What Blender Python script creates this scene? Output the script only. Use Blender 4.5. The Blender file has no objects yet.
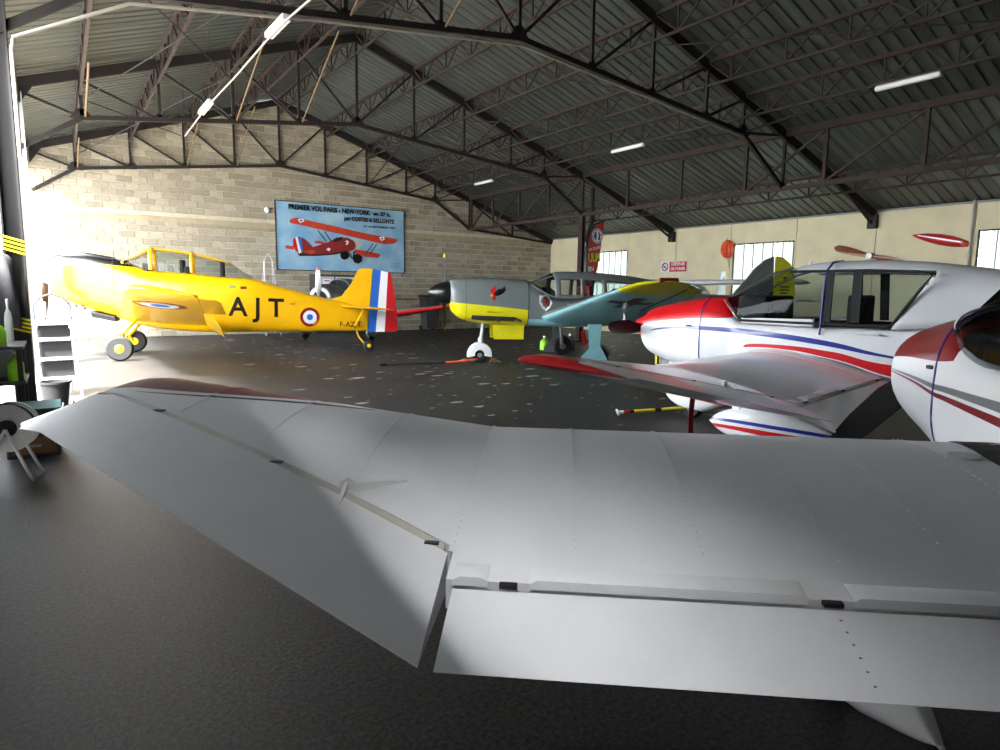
import bpy, bmesh, math, random
from mathutils import Vector, Matrix
from mathutils.bvhtree import BVHTree
random.seed(7)
SC = bpy.context.scene
COL = SC.collection
R = math.radians

# ------------------------------------------------------------------ camera
def set_camera():
    yaw, pitch, roll = R(34.26), R(7.617), R(0.792)
    F = Vector((math.sin(yaw)*math.cos(pitch), math.cos(yaw)*math.cos(pitch), -math.sin(pitch)))
    R0 = Vector((math.cos(yaw), -math.sin(yaw), 0)); U0 = R0.cross(F)
    Rt = R0*math.cos(roll)+U0*math.sin(roll); U = -R0*math.sin(roll)+U0*math.cos(roll)
    cd = bpy.data.cameras.new('camera'); cd.sensor_width = 36; cd.lens = 36*0.642
    cd.clip_start = .05; cd.clip_end = 500
    co = bpy.data.objects.new('camera', cd); COL.objects.link(co)
    m = Matrix((Rt, U, -F)).transposed().to_4x4(); m.translation = Vector((0, 0, 1.65))
    co.matrix_world = m
    SC.camera = co
set_camera()

# ------------------------------------------------------------------ sky, sun, exposure
SKY = 18.0
w = bpy.data.worlds.new('sky'); SC.world = w; w.use_nodes = True
bg = w.node_tree.nodes['Background']
bg.inputs[0].default_value = (.90, .95, 1.0, 1); bg.inputs[1].default_value = SKY
sd = bpy.data.lights.new('sun', 'SUN'); sd.energy = 80; sd.angle = R(14); sd.color = (1, .99, .98)
so = bpy.data.objects.new('sun', sd); COL.objects.link(so)
so.rotation_euler = Vector((1.0, .6, -1.9)).to_track_quat('-Z', 'Y').to_euler()
vs = SC.view_settings
vs.view_transform = 'Standard'; vs.look = 'None'; vs.exposure = 0.0; vs.gamma = 1.0; vs.use_curve_mapping = False

# ------------------------------------------------------------------ materials
def lin(c):
    return tuple((v/12.92 if v <= .04045 else ((v+.055)/1.055)**2.4) for v in (x/255 for x in c))+(1,)
class NT:
    def __init__(s, name):
        s.m = bpy.data.materials.new(name); s.m.use_nodes = True
        s.t = s.m.node_tree; s.b = s.t.nodes['Principled BSDF']; s.out = s.t.nodes['Material Output']
    def n(s, typ, **k):
        x = s.t.nodes.new(typ)
        for a, v in k.items(): setattr(x, a, v)
        return x
    def l(s, a, b): s.t.links.new(a, b)
    def math(s, op, a, b=None):
        x = s.n('ShaderNodeMath', operation=op)
        for i, v in enumerate((a, b)):
            if v is None: continue
            if isinstance(v, (int, float)): x.inputs[i].default_value = v
            else: s.l(v, x.inputs[i])
        return x.outputs[0]
    def mix(s, fac, a, b):
        x = s.n('ShaderNodeMix', data_type='RGBA')
        for i, v in ((0, fac), (6, a), (7, b)):
            if isinstance(v, (int, float, tuple)): x.inputs[i].default_value = v
            else: s.l(v, x.inputs[i])
        return x.outputs[2]
    def noise(s, scale, detail=3, vec=None, rough=.5):
        x = s.n('ShaderNodeTexNoise'); x.inputs['Scale'].default_value = scale
        x.inputs['Detail'].default_value = detail; x.inputs['Roughness'].default_value = rough
        s.l(vec if vec is not None else s.obj(), x.inputs['Vector'])
        return x.outputs['Fac']
    def obj(s):
        if not hasattr(s, '_o'): s._o = s.n('ShaderNodeTexCoord').outputs['Object']
        return s._o
    def sep(s):
        if not hasattr(s, '_s'):
            s._s = s.n('ShaderNodeSeparateXYZ'); s.l(s.obj(), s._s.inputs[0])
        return s._s.outputs
    def bump(s, h, strength=.3, dist=.01):
        x = s.n('ShaderNodeBump'); x.inputs['Strength'].default_value = strength; x.inputs['Distance'].default_value = dist
        s.l(h, x.inputs['Height']); s.l(x.outputs[0], s.b.inputs['Normal'])
    def ramp(s, f, lo, hi):
        x = s.n('ShaderNodeMapRange'); s.l(f, x.inputs[0]); x.inputs[1].default_value = lo; x.inputs[2].default_value = hi
        return x.outputs[0]
    def curve(s, src, x0, x1, pts, smooth=True):
        """piecewise function of src given as (x, value) points"""
        vals = [p[1] for p in pts]; v0, v1 = min(vals)-.01, max(vals)+.01
        f = s.ramp(src, x0, x1)
        c = s.n('ShaderNodeFloatCurve'); cu = c.mapping.curves[0]
        pp = [((a-x0)/(x1-x0), (b-v0)/(v1-v0)) for a, b in sorted(pts)]
        while len(cu.points) < len(pp): cu.points.new(.5, .5)
        for q, (a, b) in zip(cu.points, pp):
            q.location = (a, b); q.handle_type = 'AUTO' if smooth else 'VECTOR'
        c.mapping.update(); s.l(f, c.inputs['Value'])
        y = s.math('MULTIPLY', c.outputs[0], v1-v0)
        return s.math('ADD', y, v0)
MATS = {}
def mat(name, rgb, rough=.5, metal=0., var=.08, scale=6., bump=0., coat=0., spec=None, alpha=None):
    if name in MATS: return MATS[name]
    t = NT(name); c = lin(rgb)
    d = tuple(v*(1-var*2.2) for v in c[:3])+(1,)
    t.l(t.mix(t.ramp(t.noise(scale, 4), .35, .7), c, d), t.b.inputs['Base Color'])
    t.b.inputs['Roughness'].default_value = rough; t.b.inputs['Metallic'].default_value = metal
    t.b.inputs['Coat Weight'].default_value = coat
    if spec is not None: t.b.inputs['Specular IOR Level'].default_value = spec
    if bump: t.bump(t.noise(scale*12, 3), bump, .004)
    MATS[name] = t.m
    return t.m
def livery(name, base, bands, rough=.3, coat=.4, var=.03):
    """painted scheme: bands = (rgb, axis_in, axis_cmp, low_pts, high_pts), axis 0/1/2 = forward/left/up"""
    t = NT(name); c = lin(base)
    col = t.mix(t.ramp(t.noise(3, 4), .35, .75), c, tuple(v*(1-var*2) for v in c[:3])+(1,))
    S = t.sep()
    for rgb, ai, ac, lo, hi in bands:
        x0 = min(p[0] for p in (lo or hi)); x1 = max(p[0] for p in (lo or hi))
        src = S[ai]; cm = S[ac]
        m = t.math('MULTIPLY', t.math('GREATER_THAN', src, x0), t.math('LESS_THAN', src, x1))
        if lo: m = t.math('MULTIPLY', m, t.math('GREATER_THAN', cm, t.curve(src, x0, x1, lo)))
        if hi: m = t.math('MULTIPLY', m, t.math('LESS_THAN', cm, t.curve(src, x0, x1, hi)))
        col = t.mix(m, col, lin(rgb))
    t.l(col, t.b.inputs['Base Color'])
    t.b.inputs['Roughness'].default_value = rough; t.b.inputs['Coat Weight'].default_value = coat
    t.b.inputs['Coat Roughness'].default_value = .08
    return t.m
def glass(name, tint=(.85, .9, .9), refl=.12):
    t = NT(name); t.t.nodes.remove(t.b)
    tr = t.n('ShaderNodeBsdfTransparent'); tr.inputs[0].default_value = tint+(1,)
    gl = t.n('ShaderNodeBsdfGlossy'); gl.inputs['Roughness'].default_value = .03
    lw = t.n('ShaderNodeLayerWeight'); lw.inputs[0].default_value = .35
    f = t.math('ADD', t.math('MULTIPLY', lw.outputs['Fresnel'], refl), refl*.04)
    mx = t.n('ShaderNodeMixShader'); t.l(f, mx.inputs[0]); t.l(tr.outputs[0], mx.inputs[1]); t.l(gl.outputs[0], mx.inputs[2])
    t.l(mx.outputs[0], t.out.inputs[0])
    return t.m
def m_floor():
    t = NT('asphalt_floor'); o = t.obj()
    n1 = t.noise(48, 5, rough=.7); n2 = t.noise(.7, 4); n3 = t.noise(9, 5)
    col = t.mix(t.ramp(n1, .4, .68), lin((12, 11, 11)), lin((68, 67, 66)))
    col = t.mix(t.math('MULTIPLY', t.ramp(n2, .4, .7), .5), col, lin((20, 18, 17)))
    mp = t.n('ShaderNodeMapping'); mp.inputs['Scale'].default_value = (1., 2.2, 1); mp.inputs['Rotation'].default_value = (0, 0, R(34)); t.l(o, mp.inputs[0])
    S = t.sep()
    area = t.math('MULTIPLY', t.ramp(S[0], 2.2, 3.6), t.ramp(S[1], 4.2, 6.5))
    for sc_, thr, k in ((1.7, .42, .30), (3.6, .5, .28)):          # sparse worn pale patches
        v = t.n('ShaderNodeTexVoronoi'); v.inputs['Scale'].default_value = sc_; t.l(mp.outputs[0], v.inputs['Vector'])
        sc = t.n('ShaderNodeSeparateColor'); t.l(v.outputs['Color'], sc.inputs[0])
        size = t.math('MULTIPLY', t.math('SUBTRACT', sc.outputs[0], thr), k*1.6)
        d = t.math('ADD', v.outputs['Distance'], t.math('MULTIPLY', t.math('SUBTRACT', n3, .5), .22))
        m = t.math('MULTIPLY', t.math('LESS_THAN', d, size), area)
        col = t.mix(t.math('MULTIPLY', m, t.ramp(n3, .25, .55)), col, lin((176, 174, 168)))
    v2 = t.n('ShaderNodeTexVoronoi'); v2.inputs['Scale'].default_value = 7; t.l(mp.outputs[0], v2.inputs['Vector'])
    col = t.mix(t.math('MULTIPLY', t.math('LESS_THAN', v2.outputs['Distance'], .04), .45), col, lin((140, 126, 96)))
    t.l(col, t.b.inputs['Base Color']); t.b.inputs['Roughness'].default_value = .55
    t.b.inputs['Specular IOR Level'].default_value = .35
    t.bump(t.math('ADD', n1, t.math('MULTIPLY', t.noise(220, 2), .8)), .45, .006)
    return t.m
def m_block():
    t = NT('concrete_block')
    oi = t.n('ShaderNodeObjectInfo')
    g = t.n('ShaderNodeNewGeometry')
    rnd = t.math('FRACT', t.math('ADD', oi.outputs['Random'], g.outputs['Random Per Island']))
    col = t.mix(rnd, lin((140, 132, 116)), lin((176, 168, 150)))
    gp = t.n('ShaderNodeNewGeometry').outputs['Position']
    col = t.mix(t.math('MULTIPLY', t.ramp(t.noise(25, 4, gp), .4, .7), .45), col, lin((112, 103, 86)))
    t.l(col, t.b.inputs['Base Color']); t.b.inputs['Roughness'].default_value = .9
    t.bump(t.noise(90, 3, gp), .5, .006)
    return t.m
def m_roof():
    t = NT('galvanised_sheet'); o = t.obj()
    mp = t.n('ShaderNodeMapping'); mp.inputs['Scale'].default_value = (.25, 3, .25); t.l(o, mp.inputs[0])
    n = t.noise(2.2, 5, mp.outputs[0])
    t.l(t.mix(t.ramp(n, .3, .7), lin((70, 76, 72)), lin((102, 108, 102))), t.b.inputs['Base Color'])
    t.b.inputs['Metallic'].default_value = .4; t.b.inputs['Roughness'].default_value = .45
    return t.m
M = dict(
    floor=m_floor(), block=m_block(), roof=m_roof(),
    mortar=mat('mortar', (196, 188, 168), .95, bump=.4), lintel=mat('lintel_concrete', (168, 156, 128), .9, bump=.4),
    cream=mat('cream_render', (222, 212, 178), .9, var=.05, scale=2, bump=.2),
    joint=mat('panel_joint', (150, 142, 118), .9),
    steel=mat('rusty_dark_steel', (32, 26, 23), .85, 0., var=.2, scale=9), steelb=mat('black_steel', (34, 31, 31), .6, .2),
    rusty=mat('brown_primer_steel', (52, 39, 33), .85, 0., var=.2),
    alu=mat('aluminium_grey', (150, 152, 150), .4, .7), white=mat('white_paint', (228, 230, 232), .35, coat=.3, var=.03),
    dirtyw=mat('grubby_white_pipe', (160, 154, 142), .6), offw=mat('white_plastic', (225, 228, 230), .4),
    pblk=mat('satin_black', (20, 20, 22), .55), black=mat('black_rubber', (22, 22, 23), .75), dark=mat('dark_interior', (28, 28, 31), .8),
    blk=mat('gloss_black', (16, 17, 20), .3, coat=.3), dgrey=mat('dark_grey_plastic', (58, 60, 62), .6),
    grey=mat('mid_grey_paint', (128, 130, 132), .5), lgrey=mat('light_grey', (188, 190, 190), .5),
    red=mat('bright_red', (196, 18, 28), .4, coat=.2), dred=mat('dark_red', (130, 18, 24), .35, coat=.3),
    yellow=mat('trainer_yellow', (238, 180, 8), .32, coat=.4, var=.05), lemon=mat('lemon_yellow', (214, 206, 22), .42, coat=.2),
    blue=mat('flag_blue', (40, 100, 190), .45), navy=mat('navy_blue', (26, 36, 130), .4),
    skyb=mat('pale_sky_blue', (142, 196, 204), .45, coat=.15), fgrey=mat('field_grey', (108, 116, 114), .5, coat=.1),
    orange=mat('orange', (232, 84, 40), .6), green=mat('fluid_green', (150, 215, 30), .35), wood=mat('varnished_wood', (140, 80, 40), .3, coat=.5, var=.2),
    tan=mat('tan_tube', (112, 92, 66), .7, var=.15), dwood=mat('old_wood', (120, 84, 52), .7, var=.2), chrome=mat('chrome', (200, 200, 200), .15, 1.), teal=mat('teal_sheet', (40, 84, 84), .7),
    ground=mat('pale_apron', (158, 155, 150), .9, scale=.6), grass=mat('grass_field', (110, 140, 70), .95, scale=2, var=.2),
    strip=mat('beige_gap_strip', (190, 188, 178), .5), tape=mat('rib_tape', (205, 208, 212), .45, var=.02),
    canvas=mat('poster_blue', (132, 176, 206), .6, var=.12, scale=3), jacket=mat('grey_cloth', (70, 70, 72), .9, var=.15))
M['pane'] = None
def m_pane(name, col):
    t = NT(name); t.t.nodes.remove(t.b)
    tl = t.n('ShaderNodeBsdfTranslucent'); tl.inputs[0].default_value = col+(1,)
    tr = t.n('ShaderNodeBsdfTransparent'); tr.inputs[0].default_value = col+(1,)
    gl = t.n('ShaderNodeBsdfGlossy'); gl.inputs['Roughness'].default_value = .2
    m1 = t.n('ShaderNodeMixShader'); m1.inputs[0].default_value = .2; t.l(tl.outputs[0], m1.inputs[1]); t.l(tr.outputs[0], m1.inputs[2])
    m2 = t.n('ShaderNodeMixShader'); m2.inputs[0].default_value = .06; t.l(m1.outputs[0], m2.inputs[1]); t.l(gl.outputs[0], m2.inputs[2])
    t.l(m2.outputs[0], t.out.inputs[0]); return t.m
M['pane'] = m_pane('frosted_pane', (.33, .36, .335))
M['glass'] = glass('canopy_perspex', (.74, .79, .79)); M['smoke'] = glass('smoked_perspex', (.40, .44, .46), .3)
def m_lamp():
    t = NT('white_tube'); t.b.inputs['Base Color'].default_value = (.85, .87, .9, 1); t.b.inputs['Roughness'].default_value = .3  # plain white lamp body, no emission
    return t.m
M['tube'] = m_lamp()

# ------------------------------------------------------------------ mesh helpers
def obj(name, verts, faces, m, parent=None, smooth=False, fix=True):
    me = bpy.data.meshes.new(name)
    me.from_pydata([tuple(v) for v in verts], [], faces)
    if fix:
        b = bmesh.new(); b.from_mesh(me); bmesh.ops.recalc_face_normals(b, faces=b.faces); b.to_mesh(me); b.free()
    if smooth:
        me.shade_smooth()
        try: me.set_sharp_from_angle(angle=R(smooth if smooth is not True else 40))
        except Exception: pass
    me.materials.append(M[m] if isinstance(m, str) else m)
    o = bpy.data.objects.new(name, me); COL.objects.link(o)
    if parent: o.parent = parent
    return o
def tag(o, label=None, cat=None, group=None, kind=None):
    if label: o['label'] = label
    if cat: o['category'] = cat
    if group: o['group'] = group
    if kind: o['kind'] = kind
    return o
def empty(name, loc=(0, 0, 0), rz=0, label=None, cat=None, group=None, kind=None):
    o = bpy.data.objects.new(name, None); COL.objects.link(o); o.empty_display_size = .2
    o.location = loc; o.rotation_euler = (0, 0, rz)
    return tag(o, label, cat, group, kind)
def copy_tree(o, parent=None):
    c = o.copy(); COL.objects.link(c); c.parent = parent
    for ch in list(o.children): copy_tree(ch, c)
    return c
class MB:
    def __init__(s): s.v = []; s.f = []
    def add(s, v, f):
        n = len(s.v); s.v += [Vector(x) for x in v]; s.f += [[i+n for i in q] for q in f]; return s
    def box(s, c, d, rot=None):
        c = Vector(c); p = []
        for z in (-.5, .5):
            for x, y in ((-.5, -.5), (.5, -.5), (.5, .5), (-.5, .5)):
                q = Vector((x*d[0], y*d[1], z*d[2]))
                if rot: q = rot @ q
                p.append(c+q)
        return s.add(p, [(0, 3, 2, 1), (4, 5, 6, 7), (0, 1, 5, 4), (1, 2, 6, 5), (2, 3, 7, 6), (3, 0, 4, 7)])
    def bar(s, p, q, a, b=None, up=(0, 0, 1)):
        p, q = Vector(p), Vector(q); b = b or a
        d = (q-p).normalized(); u = Vector(up)
        if abs(d.dot(u)) > .98: u = Vector((1, 0, 0))
        x = d.cross(u).normalized(); y = x.cross(d)
        pts = [e+x*sx*a/2+y*sy*b/2 for e in (p, q) for sx, sy in ((-1, -1), (1, -1), (1, 1), (-1, 1))]
        return s.add(pts, [(0, 3, 2, 1), (4, 5, 6, 7), (0, 1, 5, 4), (1, 2, 6, 5), (2, 3, 7, 6), (3, 0, 4, 7)])
    def tube(s, path, r, n=8, caps=True):
        path = [Vector(p) for p in path]; rs = r if isinstance(r, (list, tuple)) else [r]*len(path)
        rings = []; ux = None
        for i, p in enumerate(path):
            d = (path[min(i+1, len(path)-1)]-path[max(i-1, 0)]).normalized()
            if ux is None:
                h = Vector((0, 0, 1)) if abs(d.z) < .9 else Vector((1, 0, 0)); ux = d.cross(h).normalized()
            else: ux = (ux-d*ux.dot(d)).normalized()
            uy = d.cross(ux)
            rings.append([p+(ux*math.cos(2*math.pi*k/n)+uy*math.sin(2*math.pi*k/n))*rs[i] for k in range(n)])
        return s.loft(rings, caps)
    def loft(s, rings, caps=True, closed=True):
        n = len(rings[0]); base = len(s.v); 
        for r in rings: s.v += [Vector(x) for x in r]
        for i in range(len(rings)-1):
            for k in range(n if closed else n-1):
                a = base+i*n+k; b = base+i*n+(k+1) % n
                s.f.append([a, b, b+n, a+n])
        if caps:
            s.f.append([base+k for k in range(n)][::-1]); s.f.append([base+(len(rings)-1)*n+k for k in range(n)])
        return s
    def lathe(s, c, axis, prof, n=20):
        """prof: (radius, distance along axis)"""
        c = Vector(c); a = Vector(axis).normalized(); h = Vector((0, 0, 1)) if abs(a.z) < .9 else Vector((1, 0, 0))
        x = a.cross(h).normalized(); y = a.cross(x)
        return s.loft([[c+a*d+(x*math.cos(2*math.pi*k/n)+y*math.sin(2*math.pi*k/n))*max(r, .0005) for k in range(n)] for r, d in prof])
    def plate(s, pts, normal, th):
        nv = Vector(normal).normalized()*th; n = len(pts); p = [Vector(x) for x in pts]
        return s.add(p+[q+nv for q in p], [list(range(n))[::-1], [n+i for i in range(n)]]+[[i, (i+1) % n, n+(i+1) % n, n+i] for i in range(n)])
    def go(s, name, m, parent=None, smooth=False): return obj(name, s.v, s.f, m, parent, smooth)
def part(name, m, parent, fn, smooth=False):
    b = MB(); fn(b); return b.go(name, m, parent, smooth)
def bar(name, m, parent, p, q, a, b=None): return MB().bar(p, q, a, b).go(name, m, parent)
def tube(name, m, parent, path, r, n=8): return MB().tube(path, r, n).go(name, m, parent, 50)
def box(name, m, parent, c, d, rot=None): return MB().box(c, d, rot).go(name, m, parent)
def rbox(name, m, parent, c, d, bev=.02, seg=2):
    bm = bmesh.new(); bmesh.ops.create_cube(bm, size=1)
    for v in bm.verts: v.co = Vector((v.co.x*d[0], v.co.y*d[1], v.co.z*d[2]))+Vector(c)
    bmesh.ops.bevel(bm, geom=list(bm.edges), offset=bev, segments=seg, affect='EDGES', profile=.6)
    me = bpy.data.meshes.new(name); bm.to_mesh(me); bm.free(); me.shade_smooth()
    me.materials.append(M[m] if isinstance(m, str) else m)
    o = bpy.data.objects.new(name, me); COL.objects.link(o)
    if parent: o.parent = parent
    return o
def text_mesh(s, size=1., bold=0., sx=1.):
    cu = bpy.data.curves.new('lettering', 'FONT'); cu.body = s; cu.size = size; cu.offset = bold; cu.resolution_u = 3
    cu.align_x = 'CENTER'; cu.align_y = 'CENTER'
    o = bpy.data.objects.new('lettering', cu); COL.objects.link(o)
    bpy.context.view_layer.update()
    me = bpy.data.meshes.new_from_object(o)
    v = [(p.co.x*sx, p.co.y) for p in me.vertices]; f = [list(p.vertices) for p in me.polygons]
    bpy.data.objects.remove(o); bpy.data.curves.remove(cu); bpy.data.meshes.remove(me)
    return v, f
def flat(name, m, parent, vf, org, ux, uy, off=0.):
    org, ux, uy = Vector(org), Vector(ux), Vector(uy); n = ux.cross(uy).normalized()*off
    return obj(name, [org+ux*a+uy*b+n for a, b in vf[0]], vf[1], m, parent, fix=False)
def disc(r, n=24, r0=0.):
    if not r0:
        return [(r*math.cos(2*math.pi*k/n), r*math.sin(2*math.pi*k/n)) for k in range(n)], [list(range(n))]
    v = [(q*math.cos(2*math.pi*k/n), q*math.sin(2*math.pi*k/n)) for q in (r, r0) for k in range(n)]
    return v, [[k, (k+1) % n, n+(k+1) % n, n+k] for k in range(n)]
def bvh_of(o): return BVHTree.FromPolygons([v.co.copy() for v in o.data.vertices], [list(p.vertices) for p in o.data.polygons])
def decal(name, m, parent, vf, bvh, x0, z0, off=.006, rot=0):
    """lettering or a mark laid on the left flank of a fuselage: u runs aft, v up"""
    out = []
    ca, sa = math.cos(rot), math.sin(rot)
    for a, b in vf[0]:
        a, b = a*ca-b*sa, a*sa+b*ca
        p = Vector((x0-a, 3, z0+b)); h = bvh.ray_cast(p, Vector((0, -1, 0)))
        out.append((p.x, (h[0].y if h[0] else .5)+off, p.z))
    return obj(name, out, vf[1], m, parent, fix=False)
def poly(pts): return [tuple(p) for p in pts], [list(range(len(pts)))]

# ================================================================== THE HANGAR
YG, XR, XL, XA, ZA, SL = 23.12, 18.42, -.6, 6.46, 7.95, .336
YB = -4.85
TY = [23.0, 16.05, 9.07, 2.1]           # truss lines
XG = 14.05                               # longitudinal girder line
def zr(x): return ZA-SL*abs(x-XA)
# ---- ground and floor
tag(box('ground', 'ground', None, (10, 5, -.11), (160, 160, .1)), kind='structure')
tag(box('floor', 'floor', None, ((XL+XR)/2, (YG+YB)/2, -.03), (XR-XL+.3, YG-YB+.3, .06)), kind='structure')

# ---- block gable wall: mortar backing, every block its own piece
def gable():
    wall = empty('wall_back', (0, 0, 0), kind='structure')
    y = YG
    def back(b):
        b.plate([(XL-.2, y, 0), (XR+.2, y, 0), (XR+.2, y, zr(XR)-.02), (XA, y, ZA-.03), (XL-.2, y, zr(XL)-.02)], (0, 1, 0), .2)
    part('mortar_bed', 'mortar', wall, back)
    bl = []
    L, H = .40, .205
    k = 0; z = 0.
    while z < ZA:
        if abs(z-3.69) < .103:                      # concrete band
            z += H; k += 1; continue
        x = XL+.02-(L/2 if k % 2 else 0)+random.uniform(-.01, .01)
        while x < XR-.05:
            x0, x1 = max(x, XL), min(x+L, XR)
            if x1-x0 > .1:
                top = z+H-.012
                if top < min(zr(x0), zr(x1))-.02: bl.append((x0+.011, x1-.011, z+.010, top-.006))
            x += L
        z += H; k += 1
    def px(b):
        d = Vector(((b[0]+b[1])/2, y, (b[2]+b[3])/2-1.65)).length
        vis = b[2] > 2.05 and not (6.2 < (b[0]+b[1])/2 < 11.2 and 2.2 < b[2] < 4.4)
        return (1 if vis else 0, -d)
    bl.sort(key=px, reverse=True)
    def block(b, q, dy): 
        x0, x1, z0, z1 = q; e = .006
        f = [(x0+e, y-.022-dy, z0+e), (x1-e, y-.022-dy, z0+e), (x1-e, y-.022-dy, z1-e), (x0+e, y-.022-dy, z1-e)]
        g = [(x0, y-.016-dy, z0), (x1, y-.016-dy, z0), (x1, y-.016-dy, z1), (x0, y-.016-dy, z1)]
        h = [(x0, y+.02, z0), (x1, y+.02, z0), (x1, y+.02, z1), (x0, y+.02, z1)]
        b.add(f+g+h, [(0, 1, 2, 3)]+[(i, 4+i, 4+(i+1) % 4, (i+1) % 4) for i in range(4)]+[(4+i, 8+i, 8+(i+1) % 4, 4+(i+1) % 4) for i in range(4)])
    cache = {}
    for q in bl[:300]:
        key = round(q[1]-q[0], 2)
        w_, h_ = q[1]-q[0], q[3]-q[2]
        if key not in cache:
            b = MB(); block(b, (-w_/2, w_/2, -h_/2, h_/2), 0)
            o = b.go('block', 'block', wall); cache[key] = o
        else:
            o = cache[key].copy(); COL.objects.link(o); o.parent = wall
        o.location = ((q[0]+q[1])/2, -random.uniform(0, .004), (q[2]+q[3])/2)
    b = MB()
    for q in bl[300:]: block(b, q, random.uniform(0, .004))
    tag(b.go('far_blocks', 'block', wall), kind='stuff')
    box('lintel_band', 'lintel', wall, ((XL+XR)/2, y-.005, 3.69), (XR-XL, .05, .17))
gable()

# ---- right-hand wall of cream panels with windows
def right_wall():
    wall = empty('wall_right', (0, 0, 0), kind='structure')
    seams = [YG+.1]
    y = 20.5
    while y > YB-.1: seams.append(y); y -= 2.3
    wins = {1: (18.30, 20.40), 4: (11.35, 13.5), 7: (4.45, 6.62)}
    zt = 3.92; ww = 0
    box('joint_backing', 'joint', wall, (XR+.14, (YG+YB)/2, 1.9), (.04, YG-YB, .02))
    for i in range(len(seams)-1):
        y1, y0 = seams[i]-.008, seams[i+1]+.008
        if i in wins:
            a, c = wins[i]; zb, z2 = 1.0, 3.23
            b = MB()
            b.box((XR+.07, (y0+y1)/2, zb/2), (.14, y1-y0, zb)); b.box((XR+.07, (y0+y1)/2, (z2+zt)/2), (.14, y1-y0, zt-z2))
            b.box((XR+.07, (y0+a)/2, (zb+z2)/2), (.14, a-y0, z2-zb)); b.box((XR+.07, (c+y1)/2, (zb+z2)/2), (.14, y1-c, z2-zb))
            b.go('wall_panel', 'cream', wall)
            ww += 1
            wn = empty('window_%d' % ww, (0, 0, 0), kind='structure')
            f = MB()
            for yy in (a+.02, c-.02): f.box((XR+.03, yy, (zb+z2)/2), (.05, .045, z2-zb))
            for zz in (zb+.02, z2-.02): f.box((XR+.03, (a+c)/2, zz), (.05, c-a, .045))
            f.go('window_frame', 'steelb', wn)
            n = 6
            for k in range(n):
                u0 = a+.045+(c-a-.09)*k/n; u1 = a+.045+(c-a-.09)*(k+1)/n
                box('pane', 'pane', wn, (XR+.04, (u0+u1)/2, (zb+z2)/2), (.006, u1-u0-.025, z2-zb-.09))
                if k: box('mullion', 'grey', wn, (XR+.035, u0, (zb+z2)/2), (.03, .022, z2-zb-.09))
        else:
            box('wall_panel', 'cream', wall, (XR+.07, (y0+y1)/2, zt/2), (.14, y1-y0, zt))
        if i: box('joint_strip', 'joint', wall, (XR+.10, seams[i], zt/2), (.1, .03, zt))
right_wall()
tag(MB().bar((XR-.02, YB+.05, 3.89), (XR-.02, YG, 3.89), .06, .05).go('trim_1', 'grey'), kind='structure')
t2 = MB().tube([(XR-.04, 6.75, .1), (XR-.04, 6.75, 4.0)], .025).go('trim_2', 'lgrey'); tag(t2, kind='structure')

# ---- door side, near part screened by added unseen sheets to shape daylight, closed end behind the viewer
def left_wall():
    wall = empty('wall_left', (0, 0, 0), kind='structure')
    n = 8; ya = 6.0
    for k in range(n):
        y0 = YB+(ya-YB)*k/n; y1 = YB+(ya-YB)*(k+1)/n
        box('added_leaf_screen', 'grey', wall, (XL-.25-.03*(k % 2), (y0+y1)/2, 2.5), (.03, y1-y0+.05, 5.0))  # added leaves out of view, holding daylight back from the near bay
    for k in range(3): box('added_sun_screen', 'grey', wall, (XL-.25-.03*(k % 2), 6.5+.95*k, 1.15), (.03, 1.0, 2.3))  # added low screen out of view, blocks sun from the near floor
    box('door_header', 'grey', wall, (XL-.12, (YB+YG)/2, 5.15), (.08, YG-YB, .6))
left_wall()
b = MB(); b.plate([(XL-.2, YB, 0), (XR+.2, YB, 0), (XR+.2, YB, zr(XR)-.02), (XA, YB, ZA-.03), (XL-.2, YB, zr(XL)-.02)], (0, -1, 0), .2)
tag(b.go('wall_front', 'mortar'), kind='structure')

# ---- corrugated roof, sheet by sheet
def roof():
    c = empty('ceiling', (0, 0, 0), kind='structure')
    prof = [(0, 0), (.165, 0), (.185, .03), (.23, .03)]
    def sheet(xa, xb, n=4):
        ys = [(k*.25+p, h) for k in range(n) for p, h in prof]+[(n*.25, 0)]
        v = [(x, y, zr(x)+h) for x in (xa, xb) for y, h in ys]; m = len(ys)
        return v, [(i, i+1, m+i+1, m+i) for i in range(m-1)]
    for xa, xb in ((XL-.3, XA), (XA, XR+.3)):
        v, f = sheet(xa, xb); first = None
        y = YB
        while y < YG+.3:
            if first is None: o = first = obj('roof_sheet', v, f, 'roof', c, fix=False)
            else: o = first.copy(); COL.objects.link(o); o.parent = c
            o.location = (0, y, 0); y += 1.0
roof()

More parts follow.
